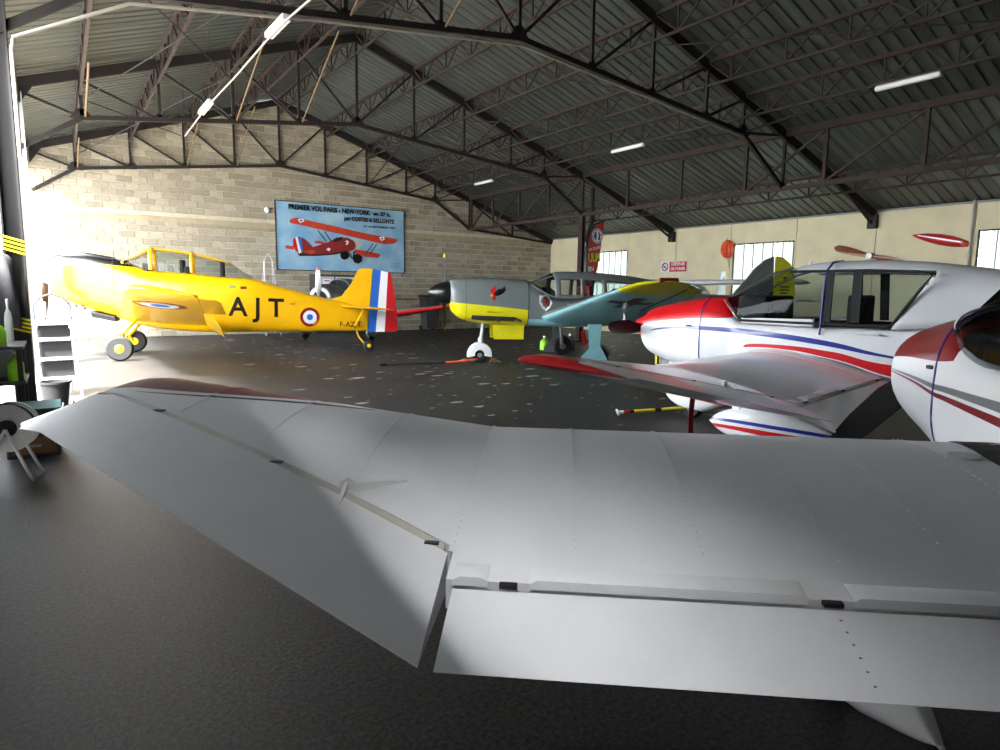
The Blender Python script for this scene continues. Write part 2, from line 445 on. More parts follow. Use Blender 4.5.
# ---- steel: trusses, purlins, girder, posts
NX = [.58, 2.0, 3.5, 5.0, 6.46, 8.05, 9.6, 11.2, 12.45, XG]
def zb_(x):                              # truss bottom chord
    P = [(-.5, 4.25), (.58, 4.98), (6.46, 5.72), (12.45, 5.08), (XG, 4.08)]
    for (a, za), (c, zc) in zip(P, P[1:]):
        if x <= c: return za+(zc-za)*(x-a)/(c-a)
    return 4.08
def truss(y, label, gab=False):
    t = empty('roof_truss', (0, y, 0), 0, label, 'roof truss', 'steel roof trusses')
    S = 'steel'; dz = .16
    bar('top_chord', S, t, (-.5, 0, zr(-.5)-dz), (XA, 0, ZA-dz), .1, .2); bar('top_chord', S, t, (XA, 0, ZA-dz), (XR-.03, 0, zr(XR)-dz), .1, .2)
    pts = [-.5, .58, XA, 12.45, XG]
    for a, c in zip(pts, pts[1:]): bar('bottom_chord', S, t, (a, 0, zb_(a)), (c, 0, zb_(c)), .07, .09)
    for x in NX: bar('vertical', S, t, (x, 0, zb_(x)), (x, 0, zr(x)-dz), .06, .06)
    prev = -.5
    for x in NX:
        if x <= XA: bar('diagonal', S, t, (prev, 0, zr(prev)-dz-.1), (x, 0, zb_(x)), .045, .05)
        prev = x
    for i in range(4, 9): bar('diagonal', S, t, (NX[i], 0, zb_(NX[i])), (NX[i+1], 0, zr(NX[i+1])-dz), .045, .05)
    for x in NX:
        s_ = .22 if x in (.58, XA, 12.45) else .13
        part('gusset', 'steelb', t, lambda b: b.plate([(x-s_, -.03, zb_(x)-.04), (x+s_, -.03, zb_(x)-.04), (x+.07, -.03, zb_(x)+s_*.8), (x-.07, -.03, zb_(x)+s_*.8)], (0, 1, 0), .06))
    if gab:
        bar('bottom_chord', S, t, (XG, 0, 4.08), (XR-.05, 0, 3.72), .07, .09)
        bar('vertical', S, t, (16.2, 0, 3.9), (16.2, 0, zr(16.2)-dz), .06); bar('diagonal', S, t, (XG, 0, zr(XG)-.2), (16.2, 0, 3.9), .045, .05)
    else:
        bar('knee_brace', S, t, (XR-1.3, 0, zr(XR-1.3)-.25), (XR-.03, 0, 3.5), .05, .06)
        box('bracket', 'steelb', t, (XR-.09, 0, 3.6), (.16, .22, .36))
        bar('diagonal', S, t, (XG, 0, 4.08), (16.2, 0, zr(16.2)-.25), .045, .05)
    part('haunch', 'steelb', t, lambda b: b.plate([(-.5, -.03, 5.0), (-.15, -.03, zr(-.15)-.2), (-.5, -.03, zr(-.5)-.15)], (0, 1, 0), .06))
    return t
TR = [truss(TY[0], 'dark steel roof truss against the block gable wall', True),
truss(TY[1], 'dark steel roof truss in line with the flag column'),
truss(TY[2], 'dark steel roof truss with a pale conduit clipped under its bottom chord'),
truss(TY[3], 'dark steel roof truss next beyond the conduit truss away from the gable')]

def purlin(x, lab, dep=.5):
    """lattice purlin 6.9 m long, local y 0..-6.9 from its truss"""
    t = empty('lattice_purlin', (0, 0, 0), 0, lab, 'purlin', lab)
    S = 'rusty'; Ln = 6.93; zt = zr(x)-.04
    bar('top_chord', S, t, (x, -.03, zt-.03), (x, -Ln, zt-.03), .06, .07)
    bar('bottom_chord', S, t, (x, -.03, zt-dep), (x, -Ln, zt-dep), .045, .045)
    n = 6
    for k in range(n):
        y = -(k+.5)*Ln/n; h = Ln/n/2
        bar('web_post', S, t, (x, y, zt-dep), (x, y, zt-.05), .03)
        bar('web_diagonal', S, t, (x, y, zt-dep), (x, y-h+.03, zt-.06), .028)
        bar('web_diagonal', S, t, (x, y, zt-dep), (x, y+h-.03, zt-.06), .028)
    return t
BAYS = [(0, 'in the block gable bay'), (1, 'between flag column and conduit truss'), (2, 'past the conduit truss')]
ORD = {.58: 'fourth', 2.0: 'third', 3.5: 'second', 5.0: 'first', 8.05: 'first', 9.6: 'second', 11.2: 'third', 12.45: 'fourth'}
for x in NX[:-1]+[16.2]:
    first = None
    for k, where in BAYS:
        if x == 6.46: lab = 'rusty lattice purlin under the ridge, %s' % where
        elif x > XG: lab = 'rusty lattice purlin between girder and cream wall, %s' % where
        else: lab = '%s lattice purlin from the ridge, %s slope, %s' % (ORD[x], 'door-side' if x < 6 else 'window-side', where)
        if first is None: first = o = purlin(x, lab)
        else:
            o = copy_tree(first); o['label'] = lab
        o['group'] = 'lattice purlins under the roof'
        o.location = (0, TY[k], 0)
# stays from truss feet up to the purlins (parts of their truss), and crossed wind bracing
for k in (0, 1, 2):
    for x in (.58, 3.5, 5.0, 9.6, 12.45):
        for sg in ((-1,) if k == 0 else (1, -1)):
            if x < 1 and sg > 0: continue
            tube('stay', 'tan' if x < 5.5 and sg < 0 else 'steel', TR[k], [(x+.06, .06*sg, zb_(x)+.03), (x+.06, 2.6*sg, zr(x)-.60)], .02, 6)
for k in (0, 1, 2):
    for xa, xb, sd_ in ((.7, 3.4, 'door-side slope'), (9.7, 12.3, 'window-side slope')):
        t = empty('wind_bracing', (0, 0, 0), 0, 'thin crossed wind bracing rods, %s, %s' % (sd_, BAYS[k][1]), 'bracing')
        for a, c, dz in ((xa, xb, .62), (xb, xa, .66)): tube('brace_rod', 'steelb', t, [(a, TY[k]-.15, zr(a)-dz), (c, TY[k+1]+.15, zr(c)-dz)], .013, 6)

def girder():
    t = empty('lattice_girder', (XG, 0, 0), 0, 'deep brown steel lattice girder running the hangar length at the column', 'girder')
    S = 'rusty'
    y0, y1 = TY[0]-.02, YB+.1
    bar('top_chord', S, t, (0, y0, 5.29), (0, y1, 5.29), .12, .14); bar('bottom_chord', S, t, (0, y0, 4.06), (0, y1, 4.06), .1, .1)
    ys = []; y = 22.98
    d = 6.95/4
    ys = [TY[0]-.15]+[TY[0]-d*k for k in range(1, 4)]+[TY[1]]
    for a, c in zip(ys, ys[1:]):
        bar('web_post', S, t, (0, a, 4.06), (0, a, 5.24), .07); bar('web_diagonal', S, t, (0, a, 4.08), (0, c, 5.22), .05)
    d = (TY[1]-TY[3])/7; ys = [TY[1]-d*k for k in range(0, 11)]
    for i, (a, c) in enumerate(zip(ys, ys[1:])):
        bar('web_post', S, t, (0, a, 4.06), (0, a, 5.24), .07)
        if c > 8.4: bar('web_diagonal', S, t, (0, a, 5.22), (0, c, 4.08), .05)
        else: bar('web_diagonal', S, t, (0, a, 4.08), (0, c, 5.22), .05)
girder()
def column(x, y, h, m, lab, wd=.2, dp=.2, tape=False):
    t = empty('steel_column', (x, y, 0), 0, lab, 'column')
    b = MB(); b.box((-wd/2+.01, 0, h/2), (.02, dp, h)); b.box((wd/2-.01, 0, h/2), (.02, dp, h)); b.box((0, 0, h/2), (wd-.04, .014, h))
    b.go('shaft', m, t)
    box('base_plate', 'steelb', t, (0, 0, .015), (wd+.12, dp+.12, .03))
    if tape:
        for z in (1.95, 1.08):
            for k in range(4):
                b = MB(); b.add([(wd/2+.004, -dp/2-.004, z+k*.045), (-wd/2-.004, -dp/2-.004, z+k*.045+.06), (-wd/2-.004, -dp/2-.004, z+k*.045+.083), (wd/2+.004, -dp/2-.004, z+k*.045+.023)], [(0, 1, 2, 3)])
                b.add([(wd/2+.004, -dp/2-.004, z+k*.045), (wd/2+.004, dp/2, z+k*.045+.05), (wd/2+.004, dp/2, z+k*.045+.073), (wd/2+.004, -dp/2-.004, z+k*.045+.023)], [(0, 1, 2, 3)])
                o = b.go('hazard_tape', 'lemon', t)
    return t
c = column(XG, TY[1], 4.0, 'rusty', 'brown steel column standing behind the red flag', .14, .2)
bar('twin_post', 'steelb', c, (.33, -.1, 3.3), (.33, -.1, 4.9), .1); bar('brace', 'steelb', c, (.06, 0, 3.0), (.33, -.1, 3.9), .05); bar('brace', 'steelb', c, (.06, 0, 2.4), (.06, -.0, 2.4001+.3), .05)
column(XG, TY[3], 4.0, 'rusty', 'brown steel column under the girder far from the flag', .14, .2)
column(-.40, TY[2], 5.35, 'steelb', 'black steel door post with yellow hazard tape', .19, .22, True)
column(-.47, TY[1], 5.3, 'lgrey', 'pale grey steel door post near the yellow trainer\'s propeller', .17, .2)
column(-.5, TY[3], 5.3, 'steelb', 'black steel door post beside the added closed door leaves', .17, .2)
# conduit under the third truss + cable run with two short lamps
pth = [(-.27, 8.93, 3.0), (-.27, 8.93, 4.1), (-.25, 8.94, 4.24), (.87, 8.98, 4.86), (3.2, 8.98, 5.20), (6.46, 8.98, 5.58), (9.4, 8.98, 5.28), (12.4, 8.98, 4.96)]
o = tag(MB().tube(pth, .022, 8).go('cable_conduit', 'dirtyw', None, 50), 'pale cable conduit clipped under a roof truss', 'conduit')
def lamp_run():
    t = empty('lamp_cable', (2.45, 0, 0), 0, 'pale slack cable with two short white lamps below the door-side roof', 'lamp')
    pts = [(0, 7.0, 4.72), (.06, 8.5, 4.9), (.04, 9.3, 4.9), (.02, 11, 4.88), (0, 12.9, 4.9), (0, 14.0, 4.9), (.05, 16.2, 4.92)]
    tube('cable', 'dirtyw', t, pts, .014)
    for a, c in (((.06, 8.45, 4.93), (.04, 9.2, 4.93)), ((0, 12.95, 4.93), (0, 13.95, 4.93))):
        part('lamp_body', 'tube', t, lambda b: b.bar(a, c, .1, .07))
    for p in pts[::2]: tube('hanger', 'steelb', t, [p, (p[0], p[1], zr(2.45)-.5)], .006, 5)
lamp_run()
def batten(x, ya, yb, lab):
    z = zr(x)-.04-.5-.07
    t = empty('ceiling_lamp', (x, (ya+yb)/2, z), 0, lab, 'lamp', 'tube lamps on the purlins')
    L = abs(yb-ya)
    rbox('diffuser', 'tube', t, (0, 0, 0), (.11, L, .08), .03); box('spine', 'alu', t, (0, 0, .04), (.07, L*.96, .03))
batten(12.45, 11.95, 13.1, 'white tube lamp under a purlin nearest the conduit end')
batten(12.45, 5.25, 6.32, 'white tube lamp under a purlin above the windowed wall')
batten(12.45, 18.9, 20.0, 'white tube lamp under a purlin close to the block gable')

# ================================================================== AIRCRAFT
# local frame of every aircraft: x forward, y to its left, z up, origin on the floor
def ring(x, hw, zb, zt, e=2.6, n=32, et=None):
    out = []; zc = (zb+zt)/2; hh = (zt-zb)/2
    for k in range(n):
        a = 2*math.pi*k/n; c, s = math.cos(a), math.sin(a)
        ee = (et or e) if s > 0 else e
        out.append((x, hw*math.copysign(abs(c)**(2/ee), c), zc+hh*math.copysign(abs(s)**(2/ee), s)))
    return out
def refine(secs, n=4):
    """Catmull-Rom through section tuples so that lofts are smooth"""
    out = []
    for i in range(len(secs)-1):
        p0 = secs[max(i-1, 0)]; p1 = secs[i]; p2 = secs[i+1]; p3 = secs[min(i+2, len(secs)-1)]
        for k in range(n):
            t = k/n; q = []
            for a, b, c, d in zip(p0, p1, p2, p3):
                v = .5*((2*b)+(-a+c)*t+(2*a-5*b+4*c-d)*t*t+(-a+3*b-3*c+d)*t**3)
                v = min(max(v, min(b, c)-.0), max(b, c)+.0); q.append(v)
            out.append(tuple(q))
    out.append(secs[-1]); return out
def hull(name, m, parent, secs, e=2.6, n=32, ref=4, et=None):
    b = MB(); b.loft([ring(*s[:4], e=s[4] if len(s) > 4 else e, n=n, et=et) for s in refine(secs, ref)])
    return b.go(name, m, parent, 35)
def foil(fr, t, m):
    yt = 5*t*(.2969*math.sqrt(fr)-.126*fr-.3516*fr*fr+.2843*fr**3-.1036*fr**4)
    p = .3; yc = m/p**2*(2*p*fr-fr*fr) if fr < p else m/(1-p)**2*((1-2*p)+2*p*fr-fr*fr)
    return yc+yt, yc-yt
def wsec(secs, y):
    for a, b in zip(secs, secs[1:]):
        if y <= b[0]+1e-6: break
    k = (y-a[0])/(b[0]-a[0]) if b[0] != a[0] else 0
    return tuple(p+(q-p)*k for p, q in zip(a, b))
def wpt(secs, y, fr, up=True, off=0.):
    s = wsec(secs, y); _, lx, lz, tx, tz, t, m = s; c = lx-tx
    u, l = foil(fr, t, m)
    return Vector((lx+(tx-lx)*fr, y, lz+(tz-lz)*fr+(u if up else l)*c+off))
def wing(name, m, parent, secs, y0, y1, f0, f1, ny=6, nf=14, side=1, twist=0, cuts=None):
    """solid wing piece between two spans and two chord fractions (numbers or (at y0, at y1))"""
    ff = lambda f, k: f if not isinstance(f, tuple) else f[0]+(f[1]-f[0])*k
    ys = sorted(set([y0, y1]+[s[0] for s in secs if y0 < s[0] < y1]+[y0+(y1-y0)*k/ny for k in range(ny+1)]))
    rings = []
    for y in ys:
        k = (y-y0)/(y1-y0); a, c = ff(f0, k), ff(f1, k)
        fr = [a+(c-a)*(.5-.5*math.cos(math.pi*(i/nf)*(1 if a == 0 else 1))) for i in range(nf+1)]
        if a == 0: fr = [c*(i/nf)**1.7 for i in range(nf+1)]
        up = [wpt(secs, y, f, True) for f in reversed(fr)]; lo = [wpt(secs, y, f, False) for f in fr]
        if a == 0: lo = lo[1:]
        r = up+lo
        if twist:                              # droop of a control surface about its hinge
            h = (up[-1]+lo[0])/2; ct, st = math.cos(R(twist)), math.sin(R(twist))
            r = [Vector((h.x+(p.x-h.x)*ct-(p.z-h.z)*st*-1*-1, p.y, h.z+(p.z-h.z)*ct+(p.x-h.x)*st)) for p in r]
        rings.append([Vector((p.x, p.y*side, p.z)) for p in r])
    b = MB(); b.loft(rings)
    return b.go(name, m, parent, 35)
def tyre(parent, c, r, w_, tm='black', hub='alu', name='wheel'):
    t = part(name, tm, parent, lambda b: b.lathe(c, (0, 1, 0), [(r*.55, -w_/2), (r*.85, -w_/2), (r*.97, -w_*.32), (r, -w_*.1), (r, w_*.1), (r*.97, w_*.32), (r*.85, w_/2), (r*.55, w_/2)], 28), 40)
    part('hub', hub, t, lambda b: b.lathe(c, (0, 1, 0), [(.01, -w_/2-.012), (r*.2, -w_/2-.012), (r*.5, -w_/2+.015), (r*.56, -w_/2), (r*.56, w_/2), (r*.5, w_/2-.015), (r*.2, w_/2+.012), (.01, w_/2+.012)], 20), 40)
    return t
def spat(parent, m, x, y, z, L, h, w_, name='wheel_fairing'):
    prof = [(1, .05, .3), (.93, .45, .55), (.78, .82, .85), (.6, 1, 1), (.4, .95, .95), (.2, .66, .62), (.06, .3, .25), (0, .06, .05)]
    secs = [(x-L*.62+L*f, w_/2*b, z+h*.05-h/2*a*.95+ (h*.12*(1-f) if f < .4 else 0), z+h*.05+h/2*a) for f, a, b in prof][::-1]
    b = MB(); b.loft([[(p[0], p[1]+y, p[2]) for p in ring(*s, e=2.3, n=20)] for s in refine(secs, 3)])
    return b.go(name, m, parent, 50)
def prop(parent, c, rad, ang, m='blk', tip=None, width=.09, n=2):
    for k in range(n):
        a = R(ang+k*360/n); d = Vector((0, math.cos(a), math.sin(a))); q = Vector((0, -math.sin(a), math.cos(a))); ax = Vector((1, 0, 0))
        rs = []
        for f, wf, tf, tw in ((.06, .5, .5, 60), (.18, .7, .3, 50), (.4, 1., .2, 32), (.7, .92, .13, 22), (.9, .7, .1, 16), (.98, .4, .08, 14), (1, .12, .05, 14)):
            wd = width*wf; th = width*tf; u = q*math.cos(R(tw))+ax*math.sin(R(tw)); v = -q*math.sin(R(tw))+ax*math.cos(R(tw))
            rs.append([Vector(c)+d*rad*f+u*wd*math.cos(2*math.pi*i/10)+v*th*.5*math.sin(2*math.pi*i/10) for i in range(10)])
        bl = MB().loft(rs).go('propeller_blade', m, parent, 40)
        if tip:
            def ex(i): return rs[i]
            g = []
            for r_ in (rs[4], rs[5], rs[6]):
                cc = sum(r_, Vector())/10; g.append([cc+(p-cc)*1.06 for p in r_])
            MB().loft(g).go('blade_tip', tip, bl, 40)
def canopy(parent, secs, cls, gm, fm, nth=52, nx=110, e=2.6, names=('canopy_glass', 'canopy_frame')):
    """dome over the cabin: secs (x, half width, sill z, top z); cls(x, z, a) -> 0 glass, 1 frame, 2 nothing"""
    S = refine(secs, max(2, nx//(len(secs)-1)))
    def pt(s, k):
        a = math.pi*k/nth; c, q = math.cos(a), math.sin(a)
        return Vector((s[0], s[1]*math.copysign(abs(c)**(2/e), c), s[2]+(s[3]-s[2])*abs(q)**(2/e)))
    G, Fm = MB(), MB()
    for i in range(len(S)-1):
        for k in range(nth):
            q = [pt(S[i], k), pt(S[i+1], k), pt(S[i+1], k+1), pt(S[i], k+1)]
            c = sum(q, Vector())/4; fz = (c.z-S[i][2])/max(S[i][3]-S[i][2], .01)
            w_ = cls(c.x, fz, abs(90-180*(k+.5)/nth), c)
            if w_ == 0: G.add(q, [(0, 1, 2, 3)])
            elif w_ == 1: Fm.add([p+Vector((0, 0, .004)) for p in q], [(0, 1, 2, 3)])
            elif w_ == 3:
                pass
    out = []
    for B, m, nm, th in ((G, gm, names[0], .004), (Fm, fm, names[1], .012)):
        if not B.v: continue
        o = B.go(nm, m, parent, 30)
        bm = bmesh.new(); bm.from_mesh(o.data); bmesh.ops.remove_doubles(bm, verts=bm.verts, dist=.0006)
        bmesh.ops.recalc_face_normals(bm, faces=bm.faces); bm.to_mesh(o.data); bm.free(); o.data.shade_smooth()
        if nm == names[1]:
            md = o.modifiers.new('thickness', 'SOLIDIFY'); md.thickness = th; md.offset = 0
        out.append(o)
    return out
def seat(parent, x, y, z, m='dark', h=.55, w_=.42):
    o = rbox('seat_back', m, parent, (x-.22, y, z+h/2), (.1, w_, h), .035); rbox('seat_cushion', m, parent, (x, y, z), (.45, w_, .1), .03)

# ------------------------------------------------ four-seat low-wing tourer with cranked wing
WS = [(0, .36, .90, -1.42, .74, .13, .022), (2.8, .36, .90, -1.42, .74, .13, .022), (4.34, .21, 1.15, -.74, 1.12, .11, .02), (4.43, .195, 1.162, -.73, 1.128, .085, .02), (4.465, .14, 1.168, -.69, 1.135, .035, .015)]
def tourer(root, P):
    body, wm = P['body'], P['wing']
    fw = P['fw']
    cowl = hull('cowling', body, root, [(1.86, .24, .98, 1.33, 2.4), (1.82, .31, .89, 1.39, 2.5), (1.70, .34, .80, 1.45, 2.6), (1.35, .40, .71, 1.525, 2.8), (fw+.005, .49, .63, 1.60, 3.)])
    front = [(.90, .49, .63, 1.49, 4.), (.76, .50, .62, 1.385, 5.5), (.5, .52, .61, 1.315, 7)] if P.get('bubble') else [(.66, .505, .63, 1.585, 3.), (.5, .51, .62, 1.43, 4.5), (.36, .525, .61, 1.32, 6.5)]
    fus = hull('fuselage', body, root, [(fw-.005, .49, .63, 1.60, 3.)]+front+[ (-.2, .54, .60, 1.315, 7), (-1.1, .535, .62, 1.325, 7), (-1.5, .52, .64, 1.35, 5.5), (-1.72, .51, .65, 1.40, 3.), (-1.95, .475, .68, 1.82, 2.8), (-2.15, .45, .70, 1.85, 2.6), (-3.0, .30, .80, 1.62, 2.4), (-4.2, .12, .93, 1.36, 2.2), (-4.95, .04, 1.02, 1.2, 2)], ref=5)
    part('cowl_seam', P['seam'], cowl, lambda b: b.loft([ring(fw-.006, .493, .627, 1.604, 3., 48), ring(fw+.006, .493, .627, 1.604, 3., 48)]))
    for s in (1, -1):
        part('air_intake', 'dark', cowl, lambda b: b.lathe((1.845, s*.14, 1.24), (1, 0, 0), [(.02, 0), (.07, 0), (.07, .015), (.02, .015)], 16))
        part('cowl_latch', 'dgrey', cowl, lambda b: b.box((1.05, s*.478, 1.24), (.05, .02, .02)))
    # spinner and propeller
    part('spinner', P['spin'], root, lambda b: b.lathe((1.86, 0, 1.18), (1, 0, 0), [(.155, 0), (.155, .04), (.14, .1), (.1, .19), (.045, .25), (.004, .275)], 24), 50)
    prop(root, (1.93, 0, 1.18), .9, P['prop'], 'pblk', None, .1)
    # wing both sides
    for s in (1, -1):
        w1 = wing('wing_panel', wm, root, WS, .38, 2.8, 0, .825, 5, 16, s)
        w2 = wing('outer_wing_panel', wm, root, WS, 2.8, 4.43, 0, (.745, .545), 7, 16, s)
        wing('wing_tip', wm, root, WS, 4.43, 4.465, 0, .985, 2, 12, s)
        fl = wing('flap', P['ctl'], root, WS, .62, 2.775, .845, .998, 3, 6, s, P['flap'])
        ai = wing('aileron', P['ctl'], root, WS, 2.815, 4.428, (.765, .57), .998, 4, 6, s, P.get('ail', 0))
        # gap strip ahead of the aileron, shroud ahead of the flap, hinges
        for k, y in enumerate((.75, 1.75, 2.62)):
            p = wpt(WS, y, .835); part('flap_hinge', 'steelb', fl, lambda b: b.box((p.x, y*s, p.z+.004), (.022, .05, .012)))
        for ya, yb in ((.80, 1.69), (1.81, 2.56), (2.68, 2.78)):
            b = MB(); rr = []
            for y in (ya, ya+.02, yb-.02, yb):
                h = .004 if y in (ya, yb) else .016
                rr.append([tuple(wpt(WS, y, f, True, o_))[:1]+(y*s,)+tuple(wpt(WS, y, f, True, o_))[2:] for f, o_ in ((.785, 0), (.795, h*.8), (.815, h), (.828, h*.9), (.83, -.01), (.79, -.01))])
            b.loft(rr).go('flap_shroud', wm, w1, 50)
        b = MB(); rr = []
        for k in range(7):
            q = k/6; y = 2.83+(4.39-2.83)*q; f = .748+(.548-.748)*q
            a_, c_ = wpt(WS, y, f), wpt(WS, y, f+.022)
            rr.append([(a_.x, y*s, a_.z+.003), (c_.x, y*s, c_.z-.006), (c_.x, y*s, c_.z-.03), (a_.x, y*s, a_.z-.02)])
        b.loft(rr).go('aileron_gap_strip', 'strip', w2)
        # aileron horn under a pointed fairing
        y = 3.2; f = .69
        p = wpt(WS, y, f); q = wpt(WS, y-.17, f-.10)
        b = MB(); b.loft([[(p.x, (y+d)*s, p.z+z_) for d, z_ in ((.035, -.01), (.03, .028), (0, .045), (-.03, .028), (-.035, -.01))], [(q.x, (y-.17+d*.2)*s, q.z+z_*.15) for d, z_ in ((.035, -.01), (.03, .028), (0, .045), (-.03, .028), (-.035, -.01))]])
        b.go('horn_fairing', 'white', w2, 40)
        r_ = wpt(WS, y+.01, f+.06); part('control_horn', 'white', ai, lambda b: b.plate([(p.x-.0, (y+.0)*s, p.z+.03), (r_.x-.02, y*s, r_.z-.01), (r_.x+.05, y*s, r_.z-.01)], (0, 1, 0), .012))
        for k, y in enumerate((2.87, 3.5, 4.1)):
            fk = .748+(.548-.748)*(y-2.83)/1.56+.012; p = wpt(WS, y, fk); part('aileron_hinge', 'dgrey', ai, lambda b: b.box((p.x, y*s, p.z+.0), (.02, .045, .006)))
        # rib tapes with their stitching
        if P.get('ribs'):
            for y in (.95, 1.33, 1.66, 2.05, 2.43, 2.8, 3.2, 3.62, 4.02):
                f1 = .76 if y <= 2.8 else .74-(y-2.8)*.125
                b = MB(); N = 14; v = []
                for i in range(N+1):
                    f = .02+(f1-.02)*i/N
                    for d in (-.014, .014):
                        p = wpt(WS, y+d, f, True, .0012); v.append((p.x, p.y*s, p.z))
                b.add(v, [(2*i, 2*i+1, 2*i+3, 2*i+2) for i in range(N)])
                nst = 34
                for i in range(nst):
                    f = .05+(f1-.06)*i/nst; p = wpt(WS, y, f, True, .0022)
                    b.box((p.x, p.y*s, p.z), (.012, .005, .0022))
                b.go('rib_tape', wm, w1 if y <= 2.8 else w2)
            p = wpt(WS, .86, .28); part('fuel_cap', 'lgrey', w1, lambda b: b.lathe((p.x, p.y*s, p.z-.006), (0, 0, 1), [(.06, 0), (.06, .01), (.052, .012), (.01, .012)], 24))
            for y in (1.75, 1.05):
                for i in range(6):
                    p = wpt(WS, y, .865+i*.022); part('rivet', 'grey', fl, lambda b: b.lathe((p.x, p.y*s, p.z), (0, 0, 1), [(.004, 0), (.003, .002)], 6))
            # walkway
            b = MB(); v = []
            for i in range(11):
                f = .10+.68*i/10
                for y in (.56, .80-.05*max(0, 1-i/3)): p = wpt(WS, y, f, True, .004); v.append((p.x, p.y*s, p.z))
            b.add(v, [(2*i, 2*i+1, 2*i+3, 2*i+2) for i in range(10)]); b.go('walkway', 'black', w1)
        # fillet between wing and fuselage
        b = MB(); rr = []
        for i in range(13):
            f = .015+.8*i/12; p = wpt(WS, .5, f, True); g = .03*math.sin(math.pi*min(1, .25+i/16))
            rr.append([(p.x, .40*s, p.z-.06), (p.x, .525*s, p.z+g), (p.x, .56*s, p.z+g*.42), (p.x, .63*s, p.z+g*.10), (p.x, .72*s, p.z+.003), (p.x, .70*s, p.z-.03)])
        b.loft(rr).go('wing_fillet', P['fillet'], root, 60)
        # main gear
        spat_m = P['spat']
        sp = spat(root, spat_m, -.22, 1.35*s, .29, 1.25, .40, .24)
        b = MB(); b.loft([[(x+dx, (1.35+d)*s, z) for x, d in ((.14, 0), (.05, .05), (-.16, 0), (.05, -.05))] for dx, z in ((-.1, .38), (-.14, .8))]); b.go('gear_leg_fairing', body, root, 40)
        tyre(sp, (-.22, 1.35*s, .17), .17, .13)
    # nose gear
    sp = spat(root, P['spat'], 1.2, 0, .26, .95, .36, .22); tyre(sp, (1.2, 0, .16), .16, .12)
    tube('nose_strut', 'alu', root, [(1.18, 0, .25), (1.12, 0, .72)], .035)
    part('exhaust_pipe', 'rusty', root, lambda b: b.tube([(1.0, -.2, .72), (.85, -.2, .56), (.75, -.2, .5)], .03))
    part('chin_fairing', body, root, lambda b: b.loft([ring(*q, e=2.4, n=20) for q in refine([(1.5, .1, .60, .78), (1.3, .17, .54, .80), (.9, .2, .53, .8), (.55, .15, .56, .8)], 3)]), 40)
    # cabin
    C = [(.65, .40, 1.56, 1.59), (.53, .45, 1.44, 1.65), (.38, .485, 1.31, 1.74), (.1, .51, 1.30, 1.89), (-.2, .525, 1.295, 1.965), (-.6, .53, 1.295, 1.995), (-1.2, .525, 1.31, 1.98), (-1.7, .48, 1.36, 1.92), (-2.05, .45, 1.46, 1.86)]
    bubble = P.get('bubble')
    if bubble: C[:3] = [(.94, .43, 1.47, 1.60), (.77, .49, 1.37, 1.68), (.5, .52, 1.30, 1.78)]
    def cls(x, fz, off, c):
        if x > (.925 if bubble else .60) or (c.z < 1.335 and x < .4 and not bubble) or fz < (.03 if bubble else .04): return 1
        if bubble:
            if abs(x+.75) < .035 or x < -1.5: return 1
            return 0
        if abs(x+.50) < .02: return 1
        if x > -.12: return 0
        if c.z > 1.875: return 1
        if x < -1.13-(c.z-1.30)*.58: return 1
        return 0
    cs = canopy(root, C, cls, 'smoke' if bubble else 'glass', P['roof'])
    for s in (1, -1):
        if not bubble:
            part('door_pillar', 'dark', root, lambda b: b.bar((-.82, .530*s, 1.36), (-.80, .475*s, 1.89), .03, .085))
            part('door_pillar', 'dark', root, lambda b: b.bar((-.55, .530*s, 1.36), (-.54, .478*s, 1.89), .03, .07))
            part('window_seal', 'dark', root, lambda b: b.tube([(.40, .49*s, 1.335), (-.3, .535*s, 1.335), (-1.14, .532*s, 1.335), (-1.24, .532*s, 1.5), (-1.36, .515*s, 1.7), (-1.46, .482*s, 1.865), (-.9, .48*s, 1.885), (-.12, .465*s, 1.88)], .016, 6))
            part('windscreen_seal', 'blk', root, lambda b: b.tube([(.62, .30, 1.60), (.60, .41*s, 1.56), (.5, .455*s, 1.44), (.40, .49*s, 1.335)][1:], .013, 6))
            part('windscreen_frame', 'dgrey', root, lambda b: b.tube([(.61, .28*s, 1.592), (.52, .31*s, 1.635), (.38, .335*s, 1.715), (.1, .365*s, 1.862), (-.12, .375*s, 1.925)], .013, 6))
            part('door_handle', 'white', root, lambda b: b.box((-.95, .556*s, 1.26), (.22, .012, .025)))
    xr = -.75 if bubble else -.5
    part('canopy_rail', P['seam'], root, lambda b: b.tube([(xr-.0, .556, 1.22), (xr, .54, 1.33), (xr, .53, 1.5), (xr, .505, 1.75), (xr, .45, 1.9), (xr, .3, 1.98), (xr, 0, 2.005), (xr, -.3, 1.98), (xr, -.45, 1.9), (xr, -.505, 1.75), (xr, -.53, 1.5), (xr, -.54, 1.33)], .012, 6))
    box('cabin_lining', 'dark', root, (-.50, 0, 1.331), (1.62, .90, .012))
    if bubble: part('bulkhead', 'dark', root, lambda b: b.loft([ring(.940, .475, .70, 1.592, 3., 40), ring(.965, .48, .70, 1.596, 3., 40)]))
    pn = rbox('instrument_panel', 'dark', root, (.30, 0, 1.46), (.34, .84, .32), .05)
    for y in (.32, .22, .12, -.02, -.14):
        for z in (1.50, 1.41):
            part('gauge', 'dgrey', pn, lambda b: b.lathe((.135, y, z), (-1, 0, 0), [(.037, 0), (.037, .012), (.03, .014), (.005, .014)], 14))
    rbox('compass', 'dark', root, (.28, .0, 1.63), (.06, .07, .07), .012)
    for y in (.18, -.18): seat(root, -.5, y, 1.14, 'dark', .50, .30)
    rbox('rear_bench', 'dark', root, (-1.25, 0, 1.25), (.25, .66, .2), .04)
    tube('antenna', 'white', root, [(-.15, 0, 1.95), (-.17, 0, 2.02)], .014)
